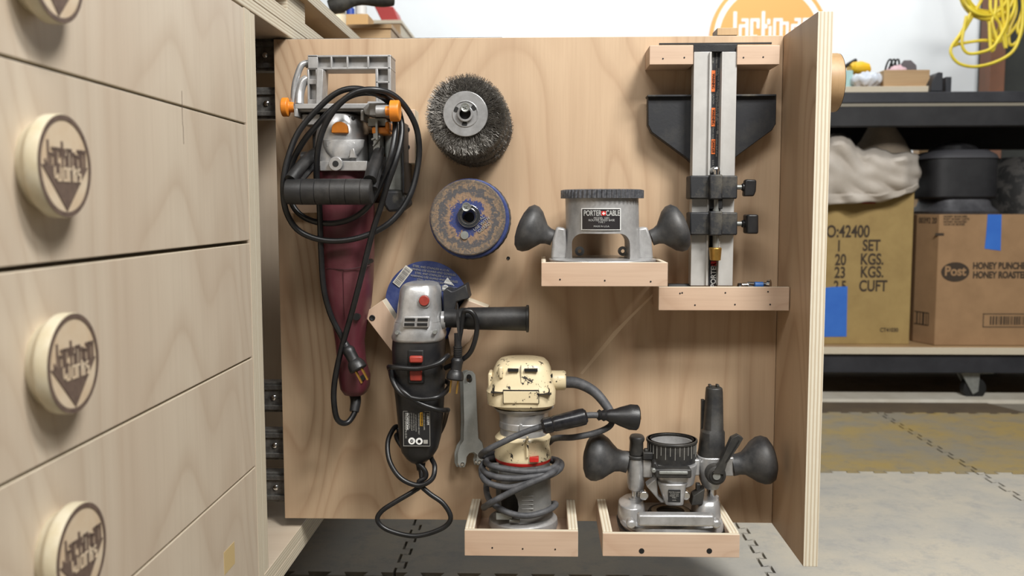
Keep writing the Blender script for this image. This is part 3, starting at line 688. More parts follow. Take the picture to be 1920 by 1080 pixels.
bm = BM(); yc(bm, 744, 624, 1.185, 1.195, .0025); yc(bm, 815, 623, 1.1835, 1.195, .0025); obj('screw', bm, steel, ag)
bm = BM()
vloft(bm, [(633, 739, 833, 1.187, 1.282), (650, 738, 834, 1.186, 1.283), (680, 739, 833, 1.187, 1.282), (710, 740, 833, 1.188, 1.281), (740, 744, 832, 1.19, 1.28), (780, 748, 830, 1.193, 1.278), (820, 751, 826, 1.195, 1.276), (840, 755, 821, 1.198, 1.273), (852, 763, 813, 1.204, 1.268), (860, 772, 803, 1.21, 1.262), (862, 778, 798, 1.22, 1.255)], e=3.0)
obj('body', bm, blackpl, ag, ang=50)
bm = BM(); boxp(bm, 764, 656, 795, 720, 1.1855, 1.19); obj('switch_surround', bm, dark, ag, .002)
bm = BM(); boxp(bm, 767, 668, 792, 681, 1.180, 1.19); boxp(bm, 768, 690, 791, 715, 1.1835, 1.19); obj('slide_switch', bm, red, ag, .002)
bm = BM(); boxp(bm, 746, 745, 750, 790, 1.225, 1.24); obj('side_stripe', bm, red, ag)
# rating label
bm = BM(); Yl = 1.1935; boxp(bm, 757, 772, 806, 836, 1.1925, 1.20); lb = obj('rating_label', bm, plain('label_black', (26, 26, 28), .5, bump=0), ag, .001)
bm = BM()
for x0, y0, x1, y1 in ((756, 771, 806, 771.7), (756, 836, 806, 836.7), (756, 771, 756.7, 836), (805.5, 771, 806.2, 836)): boxp(bm, x0, y0, x1, y1, 1.1921, 1.193)
obj('label_border', bm, greyprint, lb)
for x, s, b, m_ in ((760.5, .0038, 'ANGLE GRINDER 4-1/2 IN', greyprint), (763.5, .0044, 'PROFESSIONAL', white), (768, .0024, 'To reduce the risk of injury', greyprint), (772, .0024, 'user must read and understand', greyprint), (776, .0024, 'instruction manual. Always use', greyprint), (780, .0024, 'proper guard and eye protection', greyprint), (785, .0028, 'WHEN SERVICING USE ONLY', greyprint), (795, .0028, '120V AC 60Hz 6.0 AMPS', greyprint), (802, .0042, '11,000 RPM', white)):
    p = P(x, 774, 1.192); text('printed_text', b, p, s, m_, lb, (PI/2, PI/2, 0), 'LEFT', xs=.8)
bm = BM(); boxp(bm, 787.5, 773, 792.5, 799, 1.1918, 1.193); obj('warning_strip', bm, yellowp, lb)
text('warning_text', 'WARNING', P(790, 775, 1.1915), .0036, dark, lb, (PI/2, PI/2, 0), 'LEFT')
bm = BM(); yc(bm, 772, 827, 1.1919, 1.193, .0046); yc(bm, 786, 827.5, 1.1919, 1.193, .0046); ic = obj('safety_icon', bm, white, lb)
bm = BM(); yc(bm, 772, 827, 1.1915, 1.192, .0022); yc(bm, 786, 827.5, 1.1915, 1.192, .0022); obj('icon_mark', bm, dark, lb)
text('printed_text', 'S', P(772, 827, 1.1912), .004, white, lb, (PI/2, PI/2, 0)); 
bm = BM(); boxp(bm, 794, 825, 802, 832, 1.1919, 1.193); obj('double_insulation_mark', bm, greyprint, lb)
# guard
bm = BM(); prism(bm, [(831, 545), (838, 541), (846, 546), (852, 545), (874, 533), (880, 560), (868, 563), (856, 566), (851, 592), (836, 598), (831, 590)], 1.228, 1.272); obj('wheel_guard', bm, wingm, ag, .0015)
# side handle
bm = BM(); YH = 1.222
axc(bm, 826, 992, 597, YH, .014, prof=[(.008, 0), (.008, .04), (.0125, .05), (.0125, .2), (.0145, .24), (.0145, .3), (.015, .31), (.0158, .7), (.0165, .965), (.0185, .97), (.0185, .995), (.016, 1)])
sh = obj('side_handle', bm, rubber, ag, ang=30)
bm = BM(); axc(bm, 828, 836, 600, YH, .012); obj('handle_boss', bm, castlt, ag)
a = P(826, 603, YH); 
bm = BM()
prism(bm, [(857, 567), (859, 573), (861, 600), (862, 636), (860, 640), (857, 620), (855, 600)], 1.195, 1.199); obj('cord_strap', bm, rubber, ag, .0008)
# cord
gp = [(788, 856, 1.235), (789, 880, 1.228), (790, 908, 1.22), (775, 921, 1.215), (745, 939, 1.21), (716, 958, 1.208), (708, 976, 1.207), (728, 994, 1.206), (778, 1005, 1.205), (826, 992, 1.205), (845, 972, 1.205), (832, 945, 1.207), (805, 925, 1.209), (785, 905, 1.21), (798, 895, 1.211), (795, 880, 1.212), (772, 858, 1.214), (752, 835, 1.222), (743, 818, 1.235), (748, 812, 1.245), (745, 800, 1.25), (737, 805, 1.24), (727, 830, 1.225), (731, 866, 1.212), (752, 897, 1.206), (785, 910, 1.204), (810, 898, 1.206), (815, 874, 1.215), (808, 856, 1.235), (812, 835, 1.285), (830, 800, 1.287), (838, 772, 1.25), (838, 769, 1.20), (820, 768, 1.184), (785, 755, 1.181), (755, 733, 1.181), (737, 712, 1.20), (732, 695, 1.24), (735, 690, 1.285), (790, 700, 1.289), (838, 716, 1.27), (840, 728, 1.215), (822, 744, 1.183), (785, 748, 1.180), (752, 737, 1.181), (736, 712, 1.19), (733, 690, 1.205), (730, 688, 1.19), (745, 689, 1.180), (785, 691, 1.178), (820, 682, 1.178), (838, 668, 1.19), (840, 667, 1.215)]
bm = BM(); ptube(bm, gp, .0034); obj('power_cord', bm, cordm, ag)
bm = BM(); ptube(bm, [(835, 690, 1.225), (862, 677, 1.21), (882, 660, 1.205), (893, 628, 1.202), (893, 600, 1.200), (884, 585, 1.199), (872, 583, 1.200), (868, 592, 1.202), (864, 620, 1.202), (858, 652, 1.20)], .0034); obj('power_cord', bm, cordm, ag)
bm = BM(); ptube(bm, [(858, 625, 1.20), (859, 665, 1.20)], .0048)
for i in range(6): tubering(bm, .006, .004, 0, .002, P(858.5, 652+i*4, 1.20), (0, 0, 1), 14)
obj('cord_boot', bm, blackpl, ag)
plug(ag, (858, 670, 1.20), (853, 711, 1.196), (-1, 1), .0125)
bm = BM(); ptube(bm, [(788, 854, 1.24), (789, 882, 1.23)], lambda u: .0085-.003*u); obj('cord_boot', bm, blackpl, ag)

# ================================================================== SPANNERS
spanm = plain('spanner_grey', (172, 173, 168), .42, .2, (154, 156, 152), 70, .1)
def spanner(dx, dy, Yf, Yb, label):
    ol = [(868, 711), (869, 702), (874, 697), (880, 695), (886, 697), (891, 703), (892, 712), (894, 760), (896, 805), (897, 822), (904, 830), (907, 842), (906, 862), (902, 873), (895, 872), (893, 862), (895, 853), (888, 848), (880, 850), (875, 857), (874, 868), (871, 876), (862, 877), (858, 868), (858, 850), (862, 836), (869, 826), (870, 790), (869, 750)]
    h = circ(880, 711, 5, 16, 7)
    t_ = thing('spanner_wrench', label, 'wrench', P(880+dx, 880, Yf)); 
    plate('wrench_body', [[(x+dx, y+dy) for x, y in ol], [(x+dx, y+dy) for x, y in h]], Yf, Yb, spanm, t_, bev=.0005)
    for q in ((867, 871), (899, 867)):
        bm = BM(); yc(bm, q[0]+dx, q[1]+dy, Yf-.004, Yf, .0026, prof=[(.0018, 0), (.0026, .25), (.0026, 1)]); obj('pin', bm, chrome, t_)
spanner(0, 0, 1.2745, 1.2785, 'flat grey two-pin spanner hanging in front, right of the angle grinder')
spanner(-6, -1, 1.286, 1.290, 'second flat grey spanner, mostly hidden behind the front one')
bm = BM(); p = P(879, 707, 1.268); lathe(bm, [(.0025, -.001), (.0034, .001), (.0034, .003)], p, (0, 1, 0), 16); lathe(bm, [(.0018, .003), (.0018, .032)], p, (0, 1, 0), 12); tag(obj('hanger_screw', bm, dark), 'dark screw through the hole of the hanging spanners', 'screw')

# ================================================================== TRIM ROUTER (cream)
YR = 1.235
tr = thing('trim_router', 'trim router with chipped cream cap and grey cord wound around it', 'power tool', P(980, 985, YR))
def vr(bm, secs, Yc=YR, e=2.0, n=40, k=1.0):
    vloft(bm, [(s[0], s[1], s[2], Yc-k*(s[2]-s[1])/2*Yc/F, Yc+k*(s[2]-s[1])/2*Yc/F)+((s[3],) if len(s) > 3 else ()) for s in secs], e=e, n=n)
bm = BM()
vr(bm, [(763, 934, 1030), (758, 926, 1036, 2.6), (752, 915, 1041, 3.4), (728, 913, 1042, 3.6), (722, 917, 1040, 3.6), (712, 921, 1037, 3.4), (690, 926, 1033, 3.2), (680, 931, 1029, 3), (673, 938, 1022, 2.8), (670, 948, 1010, 2.6)], k=.93)
mc = obj('motor_cap', bm, cream, tr, ang=35)
rf = .5*(1042-913)*YR/F*.93
bm = BM(); boxp(bm, 943, 733, 1010, 757, YR-rf-.0012, YR-.03); boxp(bm, 960, 756, 1000, 765, YR-rf+.003, YR-.03); obj('brand_panel', bm, cream, tr, .0012)
bm = BM(); boxp(bm, 952, 692, 972, 697, YR-rf+.0045, YR-.03); boxp(bm, 983, 692, 1008, 697, YR-rf+.0045, YR-.03); boxp(bm, 1030, 703, 1036, 708, YR-.02, YR-.01)
for a in ((920, 736, 943, 737), (1011, 739, 1034, 740), (943, 732, 1010, 733), (943, 733, 943.8, 757), (1010, 733, 1010.8, 757)): boxp(bm, a[0], a[1], a[2], a[3], YR-rf-.0014, YR-.03)
boxp(bm, 976.5, 686, 977, 731, YR-rf+.0048, YR-.03)
obj('vent', bm, dark, tr)
bm = BM(); boxp(bm, 915, 700, 923, 752, YR-.02, YR+.01); obj('cap_ridge', bm, cream, tr, .002); bm = BM(); boxp(bm, 935, 688, 943, 710, YR-rf+.006, YR-.02); obj('cap_ridge', bm, cream, tr, .002)
bm = BM(); axc(bm, 1025, 1061, 713, YR+.0, .0135, prof=[(.0125, 0), (.0135, .1), (.0135, .9), (.012, 1)]); obj('cord_outlet', bm, cream, tr, .0005)
bm = BM(); vr(bm, [(768, 930, 1031), (762, 926, 1038)]); obj('trim_ring', bm, cast, tr)
bm = BM(); vr(bm, [(822, 937, 1027), (800, 938, 1026), (799, 936, 1028), (788, 936, 1028), (787, 937, 1027), (768, 935, 1029), (764, 935, 1029)], e=2); boxp(bm, 974, 796, 979, 812, YR-.0345, YR-.02); obj('motor_sleeve', bm, castlt, tr, .0004)
bm = BM(); vr(bm, [(856, 928, 1034), (850, 927, 1035), (832, 931, 1030), (818, 928, 1033), (812, 934, 1029)], k=1)
boxp(bm, 987, 822, 991, 858, YR-.0415, YR-.03); obj('cream_collar', bm, cream, tr, .0004)
bm = BM(); vr(bm, [(862, 930, 1032), (856, 928, 1034)]); boxp(bm, 993, 858, 1010, 867, YR-.041, YR-.03); obj('red_ring', bm, redring, tr, .0005)
gb = plain('grey_base_plastic', (132, 131, 128), .45, .2, (112, 111, 108), 50)
bm = BM(); vr(bm, [(968, 935, 1036), (930, 930, 1033), (862, 931, 1031)], e=2.2); base = obj('base_body', bm, gb, tr, ang=50)
bm = BM(); pts = [(P(948, 930, YR).x+.019*math.cos(a*PI/8), P(948, 935, YR).z+.026*math.sin(a*PI/8)) for a in range(16)]
prism(bm, pts, YR-.08, YR+.0, px=False); co = obj('cutter', bm, gb)
bpy.context.view_layer.update(); cut(base, co)
bm = BM(); vr(bm, [(965, 940, 1028), (925, 940, 1024), (905, 938, 1026)], k=.75); obj('base_interior', bm, dark, tr)
bm = BM(); 
for i in range(5): boxp(bm, 978, 930+i*8, 1000, 931.2+i*8, YR-.0374, YR-.03)
obj('base_rib', bm, plain('rib_grey', (160, 159, 156), .5), tr, .0002)
bm = BM(); vr(bm, [(988, 920, 1044), (980, 916, 1046), (970, 917, 1045), (964, 926, 1038)]); obj('base_plate', bm, cast, tr, .0006)
bm = BM(); axc(bm, 955, 975, 976, YR-.042, .003); boxp(bm, 930, 962, 960, 975, YR-.043, YR-.03); obj('clamp_screw', bm, steel, tr, .0006)
bm = BM(); boxp(bm, 917, 873, 935, 892, YR-.035, YR-.02); boxp(bm, 921, 888, 930, 896, YR-.038, YR-.02); obj('clamp_lever', bm, steel, tr, .001)
# cord: boot, loop, coil
bm = BM(); ptube(bm, [(1058, 716, YR), (1085, 719, YR-.005), (1115, 735, YR-.012), (1138, 762, YR-.02), (1149, 783, YR-.025)], lambda u: .0082-.0028*u); obj('cord_boot', bm, greycord, tr)
def coil(pyc, dy, rx, a0, a1, n, Yc=YR, cx=980, rY=.044, sl=0):
    out = []
    for i in range(n+1):
        a = a0+(a1-a0)*i/n; out.append((cx+rx*math.cos(a), pyc+dy*i/n+sl*math.cos(a), Yc-rY*math.sin(a)))
    return out
cp = [(1147, 778, YR-.025), (1140, 795, YR-.03), (1120, 808, YR-.035), (1085, 817, YR-.03), (1050, 820, YR-.01), (1035, 828, YR+.02)]
cp += coil(866, 6, 68, 2*PI+.4-2*PI+5.2-2*PI+2*PI, 5.2+.0-2*PI, 12) if 0 else []
cp2 = [(1150, 785, YR-.02), (1142, 800, YR-.026), (1115, 812, YR-.03), (1075, 820, YR-.03), (1040, 822, YR-.005), (1020, 835, YR+.04), (960, 850, YR+.045), (915, 862, YR+.01),
  (918, 872, YR-.035), (950, 880, YR-.045), (990, 884, YR-.046), (1030, 880, YR-.04), (1045, 868, YR-.01), (1030, 862, YR+.04), (950, 862, YR+.045), (912, 868, YR+.01),
  (905, 880, YR-.02), (925, 893, YR-.044), (965, 897, YR-.048), (1010, 892, YR-.047), (1044, 880, YR-.03), (1050, 868, YR), (1030, 860, YR+.04), (940, 858, YR+.045), (908, 868, YR),
  (903, 888, YR-.025), (915, 905, YR-.045), (950, 914, YR-.050), (985, 908, YR-.053), (1025, 894, YR-.050), (1049, 880, YR-.03), (1050, 866, YR), (1020, 862, YR+.044), (940, 872, YR+.045), (915, 900, YR+.02),
  (913, 925, YR-.01), (925, 945, YR-.035), (955, 962, YR-.048), (990, 967, YR-.050), (1025, 958, YR-.04), (1042, 945, YR-.01), (1020, 945, YR+.045), (950, 940, YR+.047), (912, 948, YR+.02), (908, 952, YR-.01),
  (918, 944, YR-.052), (950, 927, YR-.058), (990, 908, YR-.060), (1025, 892, YR-.055), (1045, 878, YR-.03), (1040, 866, YR+.02), (990, 852, YR+.046), (930, 850, YR+.03),
  (903, 855, YR-.0), (910, 846, YR-.045), (945, 828, YR-.052), (985, 810, YR-.052), (1018, 799, YR-.052), (1060, 788, YR-.050), (1100, 779, YR-.046), (1130, 779, YR-.042)]
bm = BM(); ptube(bm, cp2, .0042); obj('power_cord', bm, greycord, tr)
bm = BM(); A, B = P(1020, 799, YR-.055), P(1100, 780, YR-.048); L = (B-A).length
lathe(bm, [(.008, -.003), (.0105, 0), (.0105, L*.18), (.0095, L*.2), (.0105, L*.25), (.0115, L*.85), (.011, L*.95), (.008, L)], A, B-A, 20); obj('cord_sleeve', bm, plain('shiny_black', (22, 22, 24), .25, 0, (40, 40, 44), 90, .1), tr)
bm = BM(); A, B = P(1120, 778, YR-.042), P(1196, 783, YR-.035); L = (B-A).length
lathe(bm, [(.0055, 0), (.0075, L*.04), (.006, L*.1), (.0078, L*.16), (.0065, L*.22), (.0085, L*.3), (.0095, L*.42), (.0125, L*.55), (.0155, L*.72), (.017, L*.8), (.017, L*.97), (.0155, L)], A, B-A, 28)
pl = obj('plug', bm, blackpl, tr)
bm = BM(); p = P(1196, 783, YR-.035); bx(bm, p.x, p.x+.004, p.y-.003, p.y+.003, p.z-.002, p.z+.002); obj('prong', bm, brass, pl)

# ================================================================== FIXED ROUTER BASE
YF = 1.225; cx = 1129
fb = thing('router_fixed_base', 'round grey cast router base with black label and two ball grips, in the upper tray', 'router base', P(cx, 490, YF))
bm = BM(); vloft(bm, [(484, 1056, 1202, YF-.052, YF+.052, 2.3), (450, 1060, 1199, YF-.050, YF+.050, 2.1), (430, 1061, 1198, YF-.049, YF+.049, 2.1), (372, 1060, 1197, YF-.049, YF+.049, 2.0)], n=56)
body = obj('body', bm, cast, fb, ang=45)
bm = BM(); Cx = P(cx-1, 460, YF); wz0 = P(cx, 486, YF-.05).z; 
def rrect(x0, y0, x1, y1, r, n=6):
    o = []
    for cx_, cy_, a in ((x1-r, y0+r, -PI/2), (x1-r, y1-r, 0), (x0+r, y1-r, PI/2), (x0+r, y0+r, PI)):
        for i in range(n+1): o.append((cx_+r*math.cos(a+PI/2*i/n), cy_+r*math.sin(a+PI/2*i/n)))
    return o
prism(bm, rrect(1073, 438, 1182, 500, 20), YF-.09, YF+.09, Yp=YF-.045); co = obj('cutter', bm, cast); bpy.context.view_layer.update(); cut(body, co)
for s in (-1, 1):
    bm = BM(); X = lambda px: cx+s*(px-cx)
    prism(bm, [(X(1197), 428), (X(1214), 425), (X(1222), 450), (X(1225), 486), (X(1194), 486)], YF-.018, YF+.018); obj('handle_post', bm, cast, fb, .003)
bm = BM(); vloft(bm, [(490, 1030, 1228, YF-.072, YF+.066, 2.4), (485, 1029, 1229, YF-.072, YF+.066, 2.4), (483, 1036, 1222, YF-.068, YF+.062, 2.4)], n=56)
obj('flange', bm, castlt, fb, .0006)
bm = BM()
n = 54; rr = (1206-1052)/2*YF/F; c0 = P(cx, 372, YF); c0.y = YF; hz = P(cx, 357, YF).z-c0.z
ring0, ring1 = [], []
for i in range(n*4):
    a = 2*PI*i/(n*4); k = rr if (i % 4) < 2 else rr*.965; ring0.append(c0+Vector((k*math.cos(a), k*math.sin(a), 0))); ring1.append(c0+Vector((k*math.cos(a), k*math.sin(a), hz)))
rings(bm, [[c0+Vector((rr*.9*math.cos(2*PI*i/(n*4)), rr*.9*math.sin(2*PI*i/(n*4)), 0)) for i in range(n*4)], ring0, ring1, [c0+Vector((rr*.93*math.cos(2*PI*i/(n*4)), rr*.93*math.sin(2*PI*i/(n*4)), hz+.001)) for i in range(n*4)]])
obj('gear_ring', bm, plain('dusty_grey_plastic', (70, 72, 76), .35, .3, (110, 110, 114), 300), fb, ang=20)
bm = BM()
for s, xa in ((-1, 1087), (1, 1168)):
    plate('lug', [circ(xa, 471, 9, 20)+[(xa+9, 486), (xa-9, 486)][:0], circ(xa, 471, 3.6, 14)], YF+.02, YF+.026, cast, fb)
boxp(bm, 1078, 482, 1180, 486, YF+.018, YF+.03); obj('inner_rim', bm, cast, fb)
# label
bm = BM(); Lf = YF-.0505; R_ = .0508
def cylpt(px, py, d=0):
    p = P(px, py, YF-.05); c = P(cx, py, YF); x = p.x-c.x; return Vector((p.x, YF-math.sqrt(max((R_+d)**2-x*x, 1e-6)), p.z))
for (mi, x0, y0, x1, y1, d) in ((1, 1090.5, 390.5, 1164.5, 431.5, .0003), (0, 1092, 392, 1163, 430, .0006), (2, 1127.5, 396, 1136, 404, .0009), (1, 1131, 397, 1132.6, 403, .0011), (1, 1128.8, 399.2, 1134.8, 400.8, .0011)):
    N_ = 10
    for i in range(N_):
        a, b = x0+(x1-x0)*i/N_, x0+(x1-x0)*(i+1)/N_
        bm.faces.new([bm.verts.new(cylpt(q[0], q[1], d)) for q in ((a, y1), (b, y1), (b, y0), (a, y0))]).material_index = mi
nl = obj('name_label', bm, [plain('label_dark', (36, 33, 35), .4, bump=0), white, redring], fb, smooth=False, fixn=False)
for tx_, x, y, s in (('PORTER', 1111, 400, .0096), ('CABLE', 1149, 400, .0096), ('MODEL 1001', 1128, 409, .0036), ('ROUTER FIXED BASE', 1128, 413, .0036), ('TYPE 1', 1128, 417, .003), ('MADE IN U.S.A.', 1128, 424.5, .003)):
    o = text('label_text', tx_, (0, 0, 0), s, white, None, xs=.64 if s > .008 else 1.0, bold=.0002 if s > .008 else 0)
    c = P(x, y, YF-.05); o.data.transform(Matrix.Rotation(PI/2, 4, 'X')); cc = P(cx, y, YF)
    o.rotation_euler = (0, 0, 0)
    for v in o.data.vertices:
        wx = c.x+v.co.x; v.co.y = YF-math.sqrt(max((R_+.0010)**2-(wx-cc.x)**2, 1e-6))
    o.location = (c.x, 0, c.z); setpar(o, fb)
BR = [(0, 15), (.14, 15.5), (.26, 19), (.38, 29), (.5, 39), (.64, 45), (.78, 45.5), (.9, 38), (.97, 24), (1.0, 8)]
bulb(fb, 1037, 446, YF, -.93, -.36, 70, BR); bulb(fb, 1221, 446, YF, .93, -.36, 70, BR)

# ================================================================== EDGE GUIDE
eg = thing('router_edge_guide', 'tall aluminium router edge guide with black wing plates and two black clamps, standing at right', 'router guide', P(1338, 535, 1.26))
bm = BM(); boxp(bm, 1298, 97, 1330, 536, 1.250, 1.270); boxp(bm, 1351, 97, 1378, 536, 1.250, 1.270); boxp(bm, 1328, 97, 1353, 536, 1.262, 1.270)
boxp(bm, 1327, 97, 1331, 536, 1.246, 1.262); boxp(bm, 1350, 97, 1353, 536, 1.246, 1.262)
obj('rail', bm, anod, eg, .0006)
bm = BM(); boxp(bm, 1333, 99, 1348.5, 536, 1.2605, 1.2625, Yp=1.26); rl = obj('warning_label_strip', bm, plain('strip_black', (38, 38, 42), .5, bump=0), eg)
for y0, y1, tt in ((132, 172, 'WARNING'), (202, 237, 'WARNING'), (261, 289, 'DANGER')):
    bm = BM(); boxp(bm, 1334, y0, 1341, y1, 1.2598, 1.2606); o_ = obj('orange_label', bm, orangep, rl)
    text('label_text', tt, P(1337.5, (y0+y1)/2, 1.2595), .0052, dark, rl, (PI/2, PI/2, 0), xs=.8)
for x, y, b in ((1344, 118, 'To avoid injury read manual.'), (1347, 160, 'Unplug router before adjusting guide.'), (1337, 108, 'PRECISION'), (1343.5, 200, 'Wear eye protection at all times.'), (1346.5, 222, 'Keep fence tight against work edge.'), (1337.5, 186, 'CAUTION'), (1344, 270, 'Do not exceed depth of cut.'), (1337, 250, 'Check clamps'), (1337, 305, 'U.S.A.')):
    text('label_text', b, P(x, y, 1.2602), .0030, greyprint, rl, (PI/2, PI/2, 0))
text('label_text', 'PORTER', P(1338, 516, 1.2600), .0098, white, rl, (PI/2, -PI/2, 0), xs=.95, bold=.0002)
bm = BM(); boxp(bm, 1333, 490, 1346, 499, 1.2598, 1.2606); obj('red_label', bm, redring, rl)
bm = BM(); boxp(bm, 1300, 83, 1383, 97, 1.252, 1.299); obj('top_plate', bm, blackpl, eg, .0006)
def wing(x): return [(x(1215), 178), (x(1300), 178), (x(1300), 320), (x(1296), 305), (x(1221), 248), (x(1215), 235)]
bm = BM(); prism(bm, [(1215, 180), (1302, 180), (1302, 322), (1297, 305), (1290, 298), (1222, 248), (1215, 234)], 1.272, 1.290); obj('wing_plate', bm, wingm, eg, .001)
bm = BM(); prism(bm, [(1370, 180), (1456, 179), (1455, 232), (1448, 244), (1388, 288), (1377, 297), (1370, 300)], 1.272, 1.290); obj('wing_plate', bm, wingm, eg, .001)
bm = BM(); boxp(bm, 1214, 177, 1456, 181, 1.266, 1.290); obj('wing_rim', bm, dustbl, eg, .0008)
for y0, y1, kx in ((329, 373, 1407), (398, 441, 1407)):
    bm = BM(); boxp(bm, 1294, y0, 1383, y1, 1.236, 1.272); boxp(bm, 1331, y0-2, 1355, y1+1, 1.226, 1.25)
    cl = obj('clamp', bm, dustbl, eg, .002)
    ky = (y0+y1)/2
    bm = BM(); axc(bm, 1380, 1396, ky, 1.25, .0032); obj('clamp_bolt', bm, steel, cl)
    bm = BM(); axc(bm, 1390, 1398, ky, 1.25, .0052); 
    if y0 < 350: prism(bm, [(1397, 342), (1399, 336), (1419, 337), (1418, 358), (1414, 368), (1395, 368)], 1.243, 1.257)
    else: vloft(bm, [(403, 1399, 1417, 1.236, 1.26, 5), (402, 1396, 1419, 1.234, 1.262, 5), (438, 1396, 1419, 1.234, 1.262, 5), (437, 1399, 1417, 1.236, 1.26, 5)][1:3])
    obj('clamp_knob', bm, blackpl, cl, .002)
bm = BM(); yc(bm, 1343, 319, 1.243, 1.26, .0052, prof=[(.002, -.1), (.0045, 0), (.0055, .2), (.0055, 1)]); p = P(1343, 325, 1.243); ptube(bm, [(1343, 319, 1.242), (1343, 332, 1.242)], .0034); obj('adjusting_screw', bm, chrome, eg)
bm = BM(); ptube(bm, [(1342, 372, 1.243), (1342, 470, 1.243)], .0042); obj('threaded_rod', bm, steel, eg)
bm = BM(); boxp(bm, 1331, 372, 1355, 392, 1.240, 1.262); obj('slide_block', bm, dark, eg, .001)
bm = BM(); vloft(bm, [(488, 1331, 1351, 1.231, 1.2495, 2.2), (465, 1329, 1353, 1.230, 1.2505, 2.2), (464, 1331, 1351, 1.232, 1.249, 2.2)][0:3]); obj('brass_nut', bm, brass, eg, .0006)
# loose rods lying in the guide tray
def rod(x0, x1, py, Y, r, m, name, label, cat, head=0):
    t_ = BM(); axc(t_, x0, x1, py, Y, r, prof=[(r, 0), (r, 1)] if not head else [(r, 0), (r, .86), (head, .87), (head, .97), (head*.8, 1)]); return tag(obj(name, t_, m), label, cat)
zf = T2[2]+.008
for x0, x1, Y, r, m, nm, lab, cat in ((1253, 1294, 1.262, .004, dark, 'steel_rod', 'thin dark rod in the guide tray, left of the rail', 'rod'), (1384, 1432, 1.270, .0085, blackpl, 'black_rod', 'thick black rod in the guide tray, right of the rail', 'rod')):
    a, b = P(x0, 535, Y), P(x1, 535, Y); zt = P(x0, 533, 1.25).z
    bm = BM(); lathe(bm, [(r, 0), (r, b.x-a.x)], (a.x, Y, zt-r), (1, 0, 0), 18); tag(obj(nm, bm, m), lab, cat)
p = P(1446, 531, 1.255); bm = BM(); lathe(bm, [(.0045, -.0), (.007, .001), (.007, .005), (.0035, .006), (.0035, .032)], (p.x, p.y, p.z-.002), (-.9, .45, 0), 20); tag(obj('bolt', bm, chrome), 'shiny round-headed bolt lying at the right end of the guide tray', 'bolt')
p = P(1391, 535, 1.250); bm = BM(); lathe(bm, [(.0035, 0), (.0035, .008)], p, (1, 0, 0), 14); tag(obj('bolt', bm, chrome), 'tiny shiny bolt tip poking up beside the rail in the guide tray', 'bolt')
p = P(1415, 534.5, 1.250); bm = BM(); lathe(bm, [(.0045, 0), (.0045, .011)], p, (1, 0, 0), 14); tag(obj('anchor_plug', bm, plain('blue_plastic', (60, 110, 180), .4)), 'small blue plug poking up in the guide tray', 'plug')

# ================================================================== PLUNGE ROUTER BASE
YG = 1.232; 
pb = thing('router_plunge_base', 'silver plunge router base with tall black post, in the lower right tray', 'router base', P(1255, 988, YG))
plv = plain('dusty_black_base', (30, 30, 31), .5, 0, (60, 58, 54), 40)
def xs_(l): return l
bm = BM()
vloft(bm, [(990, 1172, 1350, YG-.062, YG+.05, 3.4), (972, 1160, 1353, YG-.062, YG+.052, 3.2), (966, 1164, 1350, YG-.060, YG+.05, 3.2)], n=48)
vloft(bm, [(968, 1158, 1210, YG-.035, YG+.03, 2.2), (942, 1160, 1208, YG-.033, YG+.028, 2.2), (935, 1170, 1205, YG-.025, YG+.024, 2.2)])
vloft(bm, [(968, 1296, 1350, YG-.035, YG+.03, 2.6), (938, 1300, 1347, YG-.033, YG+.028, 2.6), (930, 1306, 1344, YG-.028, YG+.024, 2.6)])
bb = obj('base', bm, castlt, pb, .002)
bm = BM(); boxp(bm, 1196, 966, 1340, 988, YG-.066, YG-.05); yc(bm, 1184, 984, YG-.065, YG-.05, .006); yc(bm, 1344, 984, YG-.065, YG-.05, .006); obj('base_front', bm, castlt, pb, .003)
bm = BM(); vloft(bm, [(990.5, 1160, 1354, YG-.060, YG+.052, 3.2), (978, 1157, 1355, YG-.060, YG+.053, 3.2)], n=40); obj('sub_base', bm, plv, pb)
bm = BM(); vloft(bm, [(966.5, 1213, 1300, YG-.045, YG+.03, 2.2), (960, 1217, 1298, YG-.045, YG+.03, 2.2)]); obj('base_opening', bm, dark, pb)
bm = BM(); c = P(1257, 962, YG-.01); tubering(bm, .026, .019, 0, .004, c, (0, 0, 1), 40); obj('guide_ring', bm, plain('worn_brass', (120, 106, 88), .5, .6), pb)
for px, pyt, pyb, Y in ((1192, 915, 940, YG), (1334, 912, 935, YG)):
    bm = BM(); ptube(bm, [(px, pyt-6, Y), (px, pyb+4, Y)], .0065, n=18); obj('plunge_rod', bm, chrome, pb)
for a_ in ([(1192, 932, YG-.002), (1192, 950, YG-.002)], [(1334, 930, YG-.002), (1334, 948, YG-.002)]):
    bm = BM(); ptube(bm, a_, .010); obj('rod_collar', bm, castlt, pb)
bm = BM()
vloft(bm, [(916, 1178, 1207, YG-.016, YG+.016, 2.1), (905, 1176, 1209, YG-.017, YG+.017, 2.1), (860, 1176, 1208, YG-.017, YG+.017, 2.1), (853, 1176, 1208, YG-.017, YG+.017, 2.1)])
vloft(bm, [(913, 1318, 1347, YG-.016, YG+.016, 2.1), (900, 1312, 1352, YG-.018, YG+.018, 2.4), (866, 1306, 1360, YG-.02, YG+.02, 3), (852, 1306, 1358, YG-.02, YG+.02, 3)])
vloft(bm, [(943, 1246, 1280, YG-.042, YG-.015, 4), (905, 1232, 1284, YG-.045, YG+.01, 4), (895, 1228, 1290, YG-.046, YG+.02, 3)])
vloft(bm, [(900, 1224, 1300, YG-.040, YG+.04, 2.2), (870, 1216, 1306, YG-.042, YG+.042, 2.2), (862, 1216, 1306, YG-.042, YG+.042, 2.2)], n=40)
boxp(bm, 1206, 862, 1224, 896, YG-.015, YG+.02); boxp(bm, 1296, 862, 1312, 892, YG-.015, YG+.02); boxp(bm, 1354, 858, 1376, 893, YG-.012, YG+.012)
